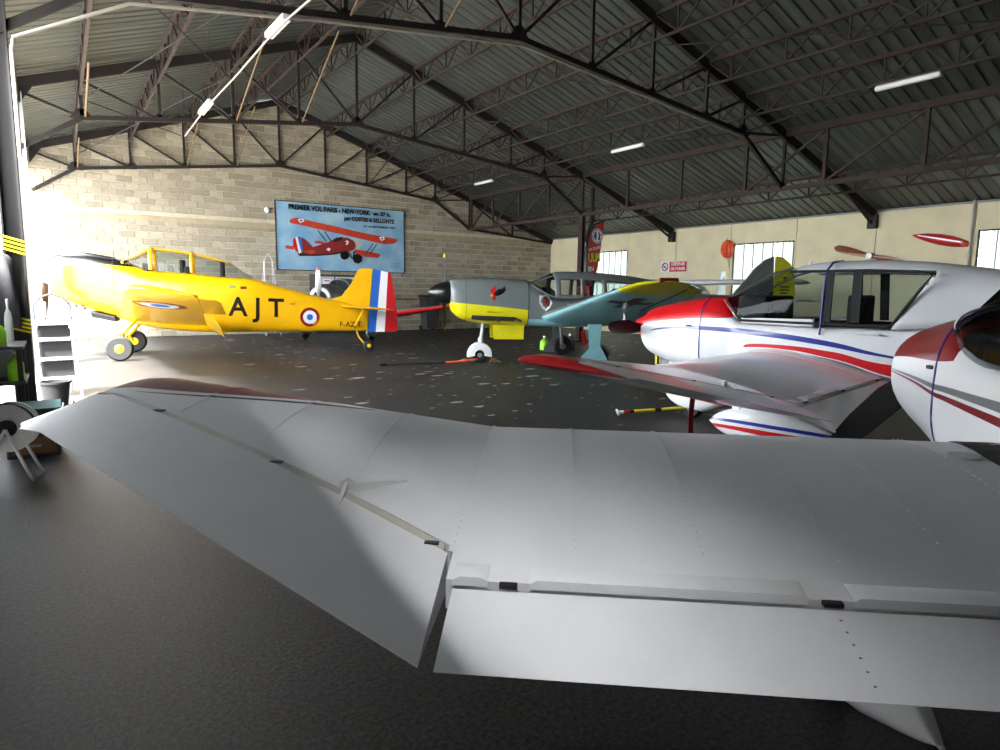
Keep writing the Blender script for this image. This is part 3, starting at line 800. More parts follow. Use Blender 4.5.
    # tail
    fin = MB(); fin.loft([[(x, d, z) for x, d in ((xa, 0), ((xa*2+xb)/3, .05*k), (xb, .015*k), (xb, -.015*k), ((xa*2+xb)/3, -.05*k))] for z, xa, xb, k in ((1.15, -3.9, -4.95, 1), (1.6, -4.3, -4.98, .9), (2.15, -4.7, -5.02, .6), (2.2, -4.8, -5.0, .2))])
    fin.go('fin', body, root, 40)
    part('rudder', P['ctl'], root, lambda b: b.loft([[(-4.97, .014, z), (xb, 0, z), (-4.97, -.014, z)] for z, xb in ((1.0, -5.25), (1.6, -5.32), (2.12, -5.28))]), 40)
    HS = [(0, -4.2, 1.12, -4.98, 1.10, .1, 0), (1.55, -4.25, 1.12, -4.98, 1.10, .1, 0), (1.6, -4.35, 1.12, -4.9, 1.1, .05, 0)]
    for s in (1, -1): wing('stabilator', body, root, HS, .05, 1.6, 0, .995, 3, 8, s)
    return fus

A_body = livery('tourer_white_maroon', (226, 228, 230), [
    ((128, 20, 26), 0, 2, [(.84, 1.30), (.95, 1.285), (1.2, 1.27), (1.6, 1.25), (1.87, 1.22)], None),
    ((108, 112, 116), 0, 2, [(-4, 1.07), (-2, 1.06), (-.5, 1.07), (.65, 1.115), (1.3, 1.13), (1.8, 1.145)], [(-4, 1.15), (-2, 1.14), (-.5, 1.14), (.65, 1.155), (1.3, 1.15), (1.8, 1.15)]),
    ((118, 18, 30), 0, 2, [(-4, .95), (-2, .95), (-.5, .98), (.65, 1.06), (1.3, 1.105), (1.8, 1.13)], [(-4, 1.04), (-2, 1.035), (-.5, 1.045), (.65, 1.095), (1.3, 1.12), (1.8, 1.137)]),
    ((24, 24, 27), 0, 2, [(-1.5, 1.31), (.4, 1.296), (.6, 1.31), (.76, 1.345), (.905, 1.44)], None)])
A_wing = livery('wing_white_maroon_tip', (222, 224, 228), [
    ((96, 14, 20), 1, 0, [(3.40, .30), (3.6, .10), (4.0, -.10), (4.45, -.24)], None),
    ((24, 26, 44), 1, 0, [(3.35, .07), (3.6, -.02), (3.85, -.11), (4.1, -.2), (4.3, -.26)], [(3.35, .10), (3.6, .02), (3.85, -.08), (4.1, -.18), (4.3, -.255)])], var=.04, rough=.42, coat=.15)
B_body = livery('tourer_white_red_blue', (230, 232, 236), [
    ((198, 16, 26), 0, 2, [(.50, 1.36), (.66, 1.345), (.9, 1.335), (1.3, 1.30), (1.6, 1.26), (1.87, 1.16)], None),
    ((26, 44, 140), 0, 2, [(-1.75, .985), (-1.15, 1.03), (-.5, 1.115), (.2, 1.175), (.7, 1.195), (1.2, 1.19), (1.65, 1.14)], [(-1.75, .99), (-1.15, 1.055), (-.5, 1.17), (.2, 1.23), (.7, 1.245), (1.2, 1.225), (1.65, 1.15)]),
    ((206, 22, 30), 0, 2, [(-4, .72), (-1.9, .77), (-1.24, .84), (-.6, .985), (0, 1.045), (.32, 1.03)], [(-4, .95), (-1.9, .95), (-1.24, .96), (-.6, 1.055), (0, 1.085), (.32, 1.04)]),
    ((108, 110, 114), 0, 2, [(-4, .66), (-1.9, .72), (-1.24, .785), (-.6, .94), (0, 1.03)], [(-4, .70), (-1.9, .755), (-1.24, .825), (-.6, .975), (0, 1.038)])])
B_wing = livery('wing_white_red_tip', (226, 228, 232), [((168, 18, 26), 1, 0, [(4.0, -2), (4.52, -2.01)], None)], var=.05, rough=.28)
def spat_liv(name, cols): return livery(name, (230, 232, 235), cols)
A_spat = 'white'
B_spat = livery('spat_white_blue_red', (230, 232, 235), [((30, 46, 150), 0, 2, [(-1.1, .30), (-.4, .335), (.1, .33), (.28, .28)], [(-1.1, .33), (-.4, .37), (.1, .36), (.28, .30)]), ((200, 24, 34), 0, 2, [(-1.1, .17), (-.4, .25), (.1, .26), (.3, .24)], [(-1.1, .27), (-.4, .305), (.1, .295), (.3, .25)]), ((200, 24, 34), 0, 2, [(.55, .2), (.9, .25), (1.2, .29), (1.35, .31)], [(.55, .27), (.9, .31), (1.2, .335), (1.35, .32)])])
A_ctl = livery('aileron_white', (222, 224, 228), [], var=.04, rough=.42, coat=.15)
A = empty('light_aircraft', (3.72, .586, 0), R(50.4), 'white and maroon low-wing light aircraft with smoked canopy and rib-taped wing', 'aircraft')
tourer(A, dict(body=A_body, wing=A_wing, ctl=A_ctl, seam='navy', fw=.98, spin='dred', prop=314, flap=0, ribs=True, fillet='white', spat=A_spat, roof='white', bubble=True))
B = empty('light_aircraft', (7.0, 4.28, 0), R(101), 'white light aircraft with red nose, blue stripe and red wing tip', 'aircraft')
fb = tourer(B, dict(body=B_body, wing=B_wing, ctl='white', seam='navy', fw=.89, spin='red', prop=0, flap=18, fillet='white', spat=B_spat, roof=B_body))

for ch in A.children:                      # its cabin sits a little to the right of mid-span
    if ch.name.split('.')[0] not in ('wing_panel', 'outer_wing_panel', 'wing_tip', 'flap', 'aileron', 'wheel_fairing', 'gear_leg_fairing'): ch.location.y -= .10

# ------------------------------------------------ grey cabin monoplane on a nosewheel, pale blue underneath
def two_tone(name, top, bottom, tip, ytip):
    t = NT(name); g = t.n('ShaderNodeNewGeometry'); s = t.n('ShaderNodeSeparateXYZ')
    vt = t.n('ShaderNodeVectorTransform'); 
    t.l(g.outputs['Normal'], s.inputs[0])
    c = t.mix(t.math('GREATER_THAN', s.outputs[2], .15), lin(bottom), lin(top))
    c = t.mix(t.math('MULTIPLY', t.ramp(t.noise(4, 4), .4, .8), .12), c, (.05, .05, .05, 1))
    c = t.mix(t.math('GREATER_THAN', t.math('ABSOLUTE', t.sep()[1]), ytip), c, lin(tip))
    t.l(c, t.b.inputs['Base Color']); t.b.inputs['Roughness'].default_value = .42; t.b.inputs['Coat Weight'].default_value = .15
    return t.m
def grey_monoplane():
    r = empty('vintage_aircraft', (9.718, 11.406, 0), R(156), 'grey vintage aircraft with yellow chin, black spinner and pale blue wing', 'aircraft')
    body = livery('grey_yellow_blue', (106, 114, 113), [
        ((212, 204, 20), 0, 2, None, [(1.10, 1.20), (1.8, 1.27), (2.5, 1.33), (2.9, 1.36)]),
        ((142, 196, 204), 0, 2, None, [(-6, 1.30), (-3, 1.12), (-.5, 1.0), (1.10, 1.0)])], rough=.42, coat=.2, var=.06)
    cw = hull('cowling', body, r, [(2.80, .27, 1.26, 1.83, 2.4), (2.74, .34, 1.12, 1.86, 2.5), (2.5, .39, .96, 1.885, 2.6), (1.9, .43, .86, 1.90, 2.8), (1.10, .46, .83, 1.86, 3)])
    fu = hull('fuselage', body, r, [(1.085, .46, .83, 1.86, 3), (.85, .475, .82, 1.76, 3), (.5, .50, .81, 1.52, 3), (-.5, .52, .82, 1.47, 3), (-1.5, .48, .88, 1.48, 2.8), (-2.4, .40, .96, 1.57, 2.6), (-3.2, .30, 1.08, 1.60, 2.4), (-4.4, .15, 1.24, 1.56, 2.2), (-5.2, .05, 1.34, 1.5, 2)])
    part('spinner', 'blk', r, lambda b: b.lathe((2.80, 0, 1.56), (1, 0, 0), [(.24, 0), (.245, .05), (.23, .16), (.18, .30), (.1, .42), (.03, .475), (.003, .485)], 28), 50)
    prop(r, (2.92, 0, 1.56), .86, 97, 'black', 'lemon', .085)
    bv = bvh_of(cw); bf = bvh_of(fu)
    # cowl furniture
    part('exhaust_slot', 'dark', cw, lambda b: b.tube([(2.36, .405, 1.03), (2.0, .43, 1.01), (1.4, .45, 1.0)], [.045, .055, .045], 8))
    for x in (1.9, 1.42): part('exhaust_pipe', 'rusty', cw, lambda b: b.tube([(x, .40, 1.02), (x-.07, .47, .99), (x-.16, .50, .95)], .032, 10))
    part('cowl_scoop', 'lemon', cw, lambda b: b.loft([[(2.02, .40, 1.2), (2.02, .445, 1.16), (2.02, .40, 1.12)], [(1.66, .40, 1.18), (1.66, .475, 1.15), (1.66, .40, 1.13)]]))
    part('cowl_seam', 'dark', cw, lambda b: b.loft([ring(1.088, .463, .826, 1.864, 3, 40), ring(1.098, .463, .826, 1.864, 3, 40)]))
    part('cowl_seam', 'dgrey', cw, lambda b: b.loft([ring(2.47, .395, .945, 1.889, 2.6, 40), ring(2.477, .395, .945, 1.889, 2.6, 40)]))
    # bird emblem, shield
    decal('emblem', 'red', cw, poly([(-.13, .06), (-.06, .14), (.0, .16), (.0, .06), (-.05, .02), (-.1, -.02), (-.06, -.14), (0, -.15), (-.01, -.05), (-.06, .0)]), bv, 1.83, 1.55)
    decal('emblem', 'blk', cw, poly([(-.03, .03), (.05, .10), (.14, .11), (.2, .17), (.22, .08), (.15, .0), (.05, -.05), (-.02, -.04)]), bv, 1.83, 1.55)
    decal('emblem', 'lemon', cw, poly([(-.13, -.03), (-.08, .0), (-.06, -.04), (-.1, -.07)]), bv, 1.83, 1.55)
    sh = decal('shield', 'white', fu, poly([(-.15, .15), (-.07, .14), (0, .17), (.07, .14), (.15, .15), (.15, -.02), (.09, -.13), (0, -.2), (-.09, -.13), (-.15, -.02)]), bf, .72, 1.38, .022)
    decal('shield_letter', 'dred', sh, text_mesh('R', .26, .006), bf, .72, 1.37, .03)
    decal('lettering', 'lgrey', fu, text_mesh('IR', .12, .002), bf, .18, 1.30)
    # cabin
    Cn = [(1.0, .40, 1.74, 1.77), (.7, .455, 1.56, 1.94), (.42, .48, 1.46, 2.04), (0, .49, 1.44, 2.06), (-.8, .485, 1.44, 2.03), (-1.6, .44, 1.47, 1.95), (-2.3, .36, 1.56, 1.80), (-2.9, .28, 1.60, 1.66)]
    def cls(x, fz, off, c):
        if x > .93 or c.z < 1.505 and x < .5: return 1
        for a in (.44, -.14, -.62, -1.12): 
            if abs(x-a) < (.05 if a == .44 else .035): return 1
        if x < .42 and fz > .72: return 1
        if x < -1.62: return 1
        if x > .44 and (off < 4 or 30 < off < 34): return 1
        return 0
    canopy(r, Cn, cls, 'glass', body, 36, 60)
    part('windscreen_bar', 'fgrey', r, lambda b: b.tube([(1.0, .38, 1.74), (.7, .47, 1.56), (.44, .50, 1.46)], .018, 6))
    rbox('instrument_panel', 'dark', r, (.62, 0, 1.60), (.12, .7, .2), .03)
    for y in (.22, -.22): seat(r, -.1, y, 1.25, 'dred', .5, .38)
    seat(r, -.95, 0, 1.25, 'dark', .45, .8)
    # wing
    CS = [(0, .80, 1.04, -1.25, .86, .15, .02), (.5, .80, 1.06, -1.25, .88, .15, .02), (4.3, .45, 1.68, -.85, 1.58, .11, .02), (4.75, .34, 1.755, -.80, 1.665, .09, .02), (5.0, .12, 1.79, -.66, 1.725, .06, .02), (5.1, -.1, 1.80, -.5, 1.76, .03, .01)]
    wm = two_tone('wing_grey_over_blue', (108, 116, 114), (142, 196, 204), (190, 182, 24), 4.25)
    for s in (1, -1):
        w_ = wing('wing_panel', wm, r, CS, .3, 2.6, 0, .985, 4, 14, s)
        wo = wing('outer_wing_panel', wm, r, CS, 2.6, 5.1, 0, (.735, .72), 10, 14, s)
        wing('aileron', wm, r, CS, 2.62, 4.8, (.755, .74), .99, 6, 6, s)
        part('hinge_gap', 'dark', wo, lambda b: b.loft([[(wpt(CS, y, f, False).x, y*s, wpt(CS, y, f, False).z+d) for f, d in ((.735, -.003), (.757, -.003), (.757, .02), (.735, .02))] for y in (2.62, 3.1, 3.7, 4.3, 4.75)]))
        # dark cross under the wing
        b = MB()
        def und(y0, y1, f0, f1):
            v = []; N = 6
            for i in range(N+1):
                y = y0+(y1-y0)*i/N
                for f in (f0, f1): p = wpt(CS, y, f, False, -.006); v.append((p.x, p.y*s, p.z))
            b.add(v, [(2*i, 2*i+1, 2*i+3, 2*i+2) for i in range(N)])
        und(2.95, 3.95, .33, .50); und(3.33, 3.57, .14, .33); und(3.33, 3.57, .50, .69)
        b.go('wing_cross', 'blk', wo)
        p = wpt(CS, 5.02, .25); part('tip_lamp', 'dred', wo, lambda q: q.loft([[(p.x+dx, p.y*s+dy*s, p.z+dz) for dy, dz in ((-.05, 0), (0, .05), (.05, .01), (0, -.03))] for dx in (.18, .05, -.12)]), 60)
    p = wpt(CS, 2.35, .62, False); tube('pitot_mast', 'white', r, [(p.x, 2.35, p.z), (p.x-.02, 2.35, p.z-.36)], .03, 10)
    # gear
    for s in (1, -1):
        part('main_strut', 'alu', r, lambda b: b.tube([(-.1, 1.22*s, .9), (-.17, 1.27*s, .3)], .045, 10), 50)
        tyre(r, (-.2, 1.36*s, .24), .24, .15)
        part('gear_door', 'skyb' if s > 0 else 'fgrey', r, lambda b: b.plate([(.02, 1.45*s, .95), (-.28, 1.45*s, .95), (-.26, 1.48*s, .44), (-.10, 1.48*s, .12), (-.5, 1.48*s, .12), (.22, 1.48*s, .10), (.10, 1.48*s, .30), (.0, 1.48*s, .5)][:0] or [(.05, 1.46*s, .95), (-.25, 1.46*s, .95), (-.22, 1.49*s, .50), (-.38, 1.49*s, .22), (-.40, 1.49*s, .08), (.26, 1.49*s, .08), (.24, 1.49*s, .2), (.02, 1.49*s, .45)], (0, 1, 0), .02))
        part('gear_cover', 'fgrey', r, lambda b: b.loft([[(-.2+q*math.cos(R(a)), (1.36+dy)*s, .24+q*math.sin(R(a))) for q, dy in ((.26, -.05), (.26, .05), (.30, .05), (.30, -.05))] for a in (60, 90, 120, 150, 170)]), 40)
    # hanging warning ribbon on the left gear door
    part('warning_ribbon', 'dred', r, lambda b: b.loft([[(.22, 1.5, .78), (.22, 1.52, .78), (.12, 1.52, .82), (.12, 1.5, .82)], [(.16, 1.52, .5), (.16, 1.535, .5), (.07, 1.535, .54), (.07, 1.52, .54)]]))
    tube('nose_strut', 'lgrey', r, [(2.02, 0, 1.0), (2.08, 0, .55), (2.12, 0, .35)], [.04, .045, .05], 12)
    part('strut_collar', 'lgrey', r, lambda b: b.lathe((2.09, 0, .44), (0, 0, 1), [(.06, 0), (.07, .05), (.06, .12)], 16), 40)
    part('mudguard', 'white', r, lambda b: b.loft([[(2.12+q*math.cos(R(a)), y, .17+q*math.sin(R(a))) for q, y in ((.12, .11), (.27, .10), (.29, 0), (.27, -.10), (.12, -.11), (.1, 0))] for a in range(-10, 191, 20)]), 50)
    tyre(r, (2.12, 0, .16), .16, .1)
    part('nose_gear_door', 'lemon', r, lambda b: b.plate([(1.86, .22, .86), (1.14, .22, .86), (1.16, .26, .54), (1.84, .26, .54)], (0, 1, 0), .015))
    part('nose_gear_door', 'lemon', r, lambda b: b.plate([(1.86, -.22, .86), (1.14, -.22, .86), (1.16, -.26, .54), (1.84, -.26, .54)], (0, 1, 0), .015))
    # tail: rounded fin and a yellow rudder with a small emblem
    def solid(name, m, pts, th):
        b = MB(); b.plate([(x, -th/2, z) for x, z in pts], (0, 1, 0), th); return b.go(name, m, r)
    solid('fin', 'fgrey', [(-3.9, 1.45), (-4.35, 1.95), (-4.6, 2.25), (-4.85, 2.45), (-5.05, 2.52), (-5.1, 1.35)], .07)
    rd = solid('rudder', 'lemon', [(-5.12, 1.05), (-5.12, 2.53), (-5.3, 2.5), (-5.5, 2.36), (-5.63, 2.1), (-5.68, 1.6), (-5.62, 1.25), (-5.45, 1.08)], .06)
    for k, w_ in enumerate((.26, .28, .2)): flat('faint_print', 'dgrey', rd, poly([(-w_/2, -.018), (w_/2, -.018), (w_/2, .018), (-w_/2, .018)]), (-5.38, .033, 1.80-.075*k), (-1, 0, 0), (0, 0, 1), .003)
    flat('rudder_emblem', 'dgrey', rd, poly([(-.08, .02), (.0, .05), (.09, .04), (.03, .0), (.05, -.05), (-.02, -.02)]), (-5.38, .033, 2.0), (-1, 0, 0), (0, 0, 1), .003)
    HS = [(0, -4.3, 1.5, -5.1, 1.48, .08, 0), (1.7, -4.5, 1.5, -5.1, 1.48, .08, 0), (1.8, -4.65, 1.5, -5.05, 1.48, .04, 0)]
    for s in (1, -1): wing('tailplane', wm, r, HS, .05, 1.8, 0, .99, 3, 8, s)
    return r
GM = grey_monoplane()

# ------------------------------------------------ yellow tandem trainer on a tailwheel
def trainer():
    r = empty('trainer_aircraft', (1.2, 16.98, 0), R(167.5), 'yellow tandem trainer aircraft with black letters and striped rudder', 'aircraft')
    body = livery('yellow_black_deck', (238, 180, 8), [((14, 14, 17), 0, 2, [(-.5, 2.02), (-.1, 2.04), (.3, 2.07), (1.0, 2.14), (1.4, 2.12)], None)], rough=.3, coat=.5, var=.05)
    cw = hull('cowling', body, r, [(1.38, .22, 1.52, 2.05, 2.6), (1.33, .31, 1.40, 2.17, 2.8), (1.15, .38, 1.28, 2.25, 3), (.65, .44, 1.08, 2.26, 3.4), (.15, .48, .92, 2.21, 3.6)])
    fu = hull('fuselage', body, r, [(.14, .48, .90, 2.21, 3.6), (-.15, .49, .78, 2.12, 4), (-.6, .51, .66, 1.97, 4), (-1.4, .52, .56, 1.92, 4), (-2.2, .50, .54, 1.85, 4), (-2.7, .46, .54, 1.83, 3.6), (-3.3, .38, .53, 1.66, 3.4), (-4.3, .26, .53, 1.40, 3.2), (-5.1, .15, .53, 1.22, 3), (-5.48, .07, .55, 1.15, 3)])
    part('cowl_seam', 'dgrey', cw, lambda b: b.loft([ring(.14, .483, .895, 2.214, 3.6, 40), ring(.15, .483, .895, 2.214, 3.6, 40)]))
    part('deck_fairing', 'blk', cw, lambda b: b.loft([ring(*q, n=16) for q in ((1.34, .03, 2.2, 2.23), (1.2, .09, 2.2, 2.32), (.7, .12, 2.2, 2.33), (.15, .1, 2.17, 2.24))]), 50)
    part('cowl_flap', 'dgrey', cw, lambda b: b.loft([[(x, .3, z), (x, .36, z-.02), (x, .3, z-.12), (x, -.3, z-.12), (x, -.3, z)] for x, z in ((.62, 1.04), (.17, .93))]))
    for x in (1.1, .95, .8): part('exhaust_stub', 'rusty', cw, lambda b: b.tube([(x, .30, 1.30-(1.1-x)*.38), (x-.08, .36, 1.21-(1.1-x)*.38)], .03, 8))
    part('cowl_latch', 'dgrey', cw, lambda b: b.tube([(.85, .435, 1.62), (.8, .45, 1.58), (.72, .45, 1.58), (.67, .44, 1.62)], .012, 6))
    part('spinner', 'lgrey', r, lambda b: b.lathe((1.38, 0, 1.78), (1, 0, 0), [(.17, 0), (.16, .08), (.1, .2), (.02, .27)], 20), 50)
    prop(r, (1.50, 0, 1.78), .95, 283, 'rusty', None, .09)
    bf = bvh_of(fu)
    decal('lettering', 'blk', fu, text_mesh('A J T', .62, .012, .95), bf, -2.80, 1.12, .006, R(-2))
    ro = decal('roundel_ring', 'dred', fu, disc(.235, 28), bf, -4.02, .90, .006); decal('roundel_ring', 'white', ro, disc(.165, 24), bf, -4.02, .90, .010); decal('roundel_centre', 'blue', ro, disc(.075, 20), bf, -4.02, .90, .014)
    decal('registration', 'blk', fu, text_mesh('F-AZJT', .19, .002), bf, -5.03, .70, .006, R(-1))
    decal('nose_badge', 'white', fu, disc(.06, 16), bf, -.12, 1.74)
    decal('data_plate', 'grey', fu, poly([(-.06, -.025), (.06, -.025), (.06, .025), (-.06, .025)]), bf, -2.28, 1.62)
    decal('data_plate', 'dred', fu, poly([(-.07, -.03), (.07, -.03), (.07, .03), (-.07, .03)]), bf, -2.52, 1.60)
    decal('stencil', 'dgrey', fu, text_mesh('VAF', .07, .001), bf, -3.62, 1.22)
    decal('access_panel', 'yellow', fu, poly([(-.09, -.09), (.09, -.09), (.09, .09), (-.09, .09)]), bf, -3.6, 1.22, .003)
    part('step', 'yellow', fu, lambda b: b.tube([(-1.5, .53, 1.35), (-1.5, .6, 1.35), (-1.62, .6, 1.35), (-1.62, .53, 1.35)], .012, 6))
    # long glasshouse
    Cn = [(-.02, .38, 2.10, 2.15), (-.35, .42, 2.03, 2.34), (-.6, .45, 1.97, 2.47), (-1.4, .46, 1.92, 2.39), (-2.2, .43, 1.85, 2.19), (-2.5, .40, 1.83, 2.0), (-2.75, .36, 1.82, 1.85)]
    def cls(x, fz, off, c):
        if abs(x+.62) < .045 or abs(x+1.42) < .035 or abs(x+2.2) < .018: return 1
        if fz < .06 or x > -.08: return 1
        if x > -.55 and 28 < off < 36: return 1
        if off < 3 and x < -.6 and x > -2.2: return 1
        if 24 < off < 27 and -2.2 < x < -.6: return 1
        return 0
    canopy(r, Cn, cls, 'glass', 'yellow', 40, 80, 2.8)
    for x in (-1.0, -1.85): seat(r, x, 0, 1.6, 'dark', .62, .4)
    rbox('instrument_panel', 'dark', r, (-.5, 0, 1.98), (.15, .7, .28), .03); rbox('instrument_panel', 'dark', r, (-1.33, 0, 1.95), (.12, .6, .24), .03)
    # wing with roundel underneath
    DS = [(0, .05, .98, -2.25, .70, .15, .02), (.5, .05, 1.0, -2.25, .72, .15, .02), (4.45, -.62, 1.56, -2.15, 1.34, .13, .02), (4.68, -.75, 1.585, -2.1, 1.38, .09, .02), (4.78, -1.0, 1.58, -1.95, 1.43, .03, .01)]
    for s in (1, -1):
        w_ = wing('wing_panel', 'yellow', r, DS, .35, 4.78, 0, (.76, .76), 9, 14, s)
        wing('aileron', 'yellow', r, DS, 2.7, 4.7, .775, .99, 4, 6, s)
        wing('flap', 'yellow', r, DS, .55, 2.65, .775, .99, 4, 6, s, 38)
        for rad, cm, of in ((.42, 'dred', .004), (.30, 'white', .007), (.15, 'blue', .010)):
            b = MB(); v = []
            for k in range(28):
                y = 3.55+rad*math.cos(2*math.pi*k/28); f = .36+rad/1.6*math.sin(2*math.pi*k/28); p = wpt(DS, y, f, False, -of); v.append((p.x, p.y*s, p.z))
            b.add(v, [list(range(28))]); b.go('roundel', cm, w_)
        p = wpt(DS, 3.2, .02); part('landing_lamp', 'dark', w_, lambda b: b.loft([[(p.x-.01, (3.2+dy)*s, p.z+dz) for dy, dz in ((-.16, -.04), (.16, -.03), (.16, .06), (-.16, .05))], [(p.x+.03, (3.2+dy)*s, p.z+dz) for dy, dz in ((-.15, -.02), (.15, -.02), (.15, .04), (-.15, .03))]]))
        part('gear_leg', 'yellow', r, lambda b: b.tube([(-.35, .75*s, .95), (.1, .94*s, .42), (.02, .98*s, .27)], [.05, .045, .04], 10), 50)
        part('torque_link', 'yellow', r, lambda b: b.tube([(-.1, .9*s, .62), (.14, .98*s, .5), (.18, .98*s, .36), (.02, .98*s, .27)], .02, 6))
        tyre(r, (0, 1.05*s, .27), .27, .16, 'black', 'yellow')
    # tail
    def solid(name, m, pts, th, y=0):
        b = MB(); b.plate([(x, y-th/2, z) for x, z in pts], (0, 1, 0), th); return b.go(name, m, r)
    solid('fin', 'yellow', [(-4.4, 1.28), (-4.85, 1.42), (-5.1, 1.75), (-5.27, 2.08), (-5.35, 2.13), (-5.63, 2.13), (-5.55, 1.3), (-5.47, .55), (-5.15, .6), (-5.05, 1.15)], .09)
    stripe = livery('rudder_tricolour', (196, 24, 34), [
        ((36, 96, 186), 2, 0, [(.4, -5.68), (2.2, -5.86)], None), ((232, 234, 236), 2, 0, [(.4, -5.92), (2.2, -6.04)], [(.4, -5.68), (2.2, -5.86)])], rough=.35, coat=.3)
    solid('rudder', stripe, [(-5.48, .5), (-5.56, 1.3), (-5.65, 2.13), (-6.10, 2.02), (-6.18, 1.6), (-6.26, 1.0), (-6.28, .62), (-6.24, .5)], .08)
    HS = [(0, -4.75, 1.16, -5.62, 1.14, .09, 0), (1.5, -5.0, 1.18, -5.9, 1.12, .08, 0), (1.6, -5.1, 1.18, -5.85, 1.13, .04, 0)]
    for s in (1, -1):
        wing('tailplane', 'yellow', r, HS, .06, 1.6, 0, .99, 3, 8, s); part('tail_strut', 'yellow', r, lambda b: b.bar((-5.25, .9*s, 1.12), (-5.15, .18*s, .68), .03, .06))
    part('tailwheel_leg', 'yellow', r, lambda b: b.tube([(-5.2, 0, .56), (-5.25, 0, .38), (-5.4, .02, .2), (-5.5, .05, .15)], .022, 8))
    tyre(r, (-5.5, .1, .15), .15, .07, 'black', 'yellow')
    return r
trainer()

# ------------------------------------------------ silver machine with red leading edges by the gable
def silver():
    r = empty('sport_aircraft', (7.18, 19.53, 0), R(225), 'silver low-wing aircraft with white propeller and red wing edge by the gable', 'aircraft')
    hull('cowling', 'alu', r, [(1.30, .25, 1.06, 1.56, 2.1), (1.24, .37, .95, 1.68, 2.1), (.9, .42, .88, 1.74, 2.2), (.5, .42, .86, 1.72, 2.3)], 2.1)
    part('intake_ring', 'dark', r, lambda b: b.lathe((1.29, 0, 1.31), (1, 0, 0), [(.1, 0), (.23, 0), (.23, .02), (.1, .02)], 24))
    hull('fuselage', 'alu', r, [(.49, .41, .86, 1.70, 2.4), (0, .42, .8, 1.5, 2.6), (-1.2, .40, .82, 1.5, 2.6), (-2.6, .22, .95, 1.45, 2.4), (-3.8, .05, 1.1, 1.3, 2)])
    part('spinner', 'red', r, lambda b: b.lathe((1.32, 0, 1.31), (1, 0, 0), [(.1, 0), (.09, .06), (.02, .14)], 16), 50)
    prop(r, (1.38, 0, 1.31), .9, 90, 'white', 'red', .08)
    canopy(r, [(.35, .3, 1.55, 1.58), (0, .38, 1.48, 1.88), (-.6, .38, 1.46, 1.92), (-1.3, .3, 1.5, 1.6)], lambda x, fz, off, c: 1 if abs(x) < .03 or fz < .12 else 0, 'smoke', 'alu', 24, 40)
    wm = livery('silver_red_edge', (150, 152, 154), [((206, 22, 26), 1, 0, [(.2, .48), (4.0, .36)], None), ((206, 22, 26), 1, 0, [(-4.0, .36), (-.2, .48)], None)], rough=.4)
    FS = [(0, .55, .70, -.9, .66, .16, .02), (1.2, .55, .74, -.9, .70, .16, .02), (3.7, .45, 1.12, -.55, 1.08, .13, .02), (3.9, .3, 1.16, -.4, 1.14, .05, .02)]
    for s in (1, -1):
        wing('wing_panel', wm, r, FS, .3, 3.9, 0, .99, 7, 12, s)
        tyre(r, (.15, 1.1*s, .2), .2, .12); part('gear_leg', 'alu', r, lambda b: b.bar((.15, 1.1*s, .22), (.05, .9*s, .85), .05, .1)); 
        spat(r, 'alu', .15, 1.1*s, .26, .85, .36, .2)
    part('fin', 'red', r, lambda b: b.plate([(-3.0, -.03, 1.3), (-3.7, -.03, 2.0), (-4.0, -.03, 2.0), (-4.05, -.03, 1.1), (-3.7, -.03, 1.1)], (0, 1, 0), .06))
    HS = [(0, -3.2, 1.25, -3.9, 1.22, .09, 0), (1.35, -3.4, 1.25, -3.85, 1.22, .08, 0)]
    for s in (1, -1): wing('tailplane', 'red', r, HS, .03, 1.35, 0, .99, 2, 8, s)
    tyre(r, (-3.6, 0, .12), .12, .06); tube('tailwheel_leg', 'alu', r, [(-3.6, .05, .12), (-3.5, 0, 1.12)], .02)
silver()
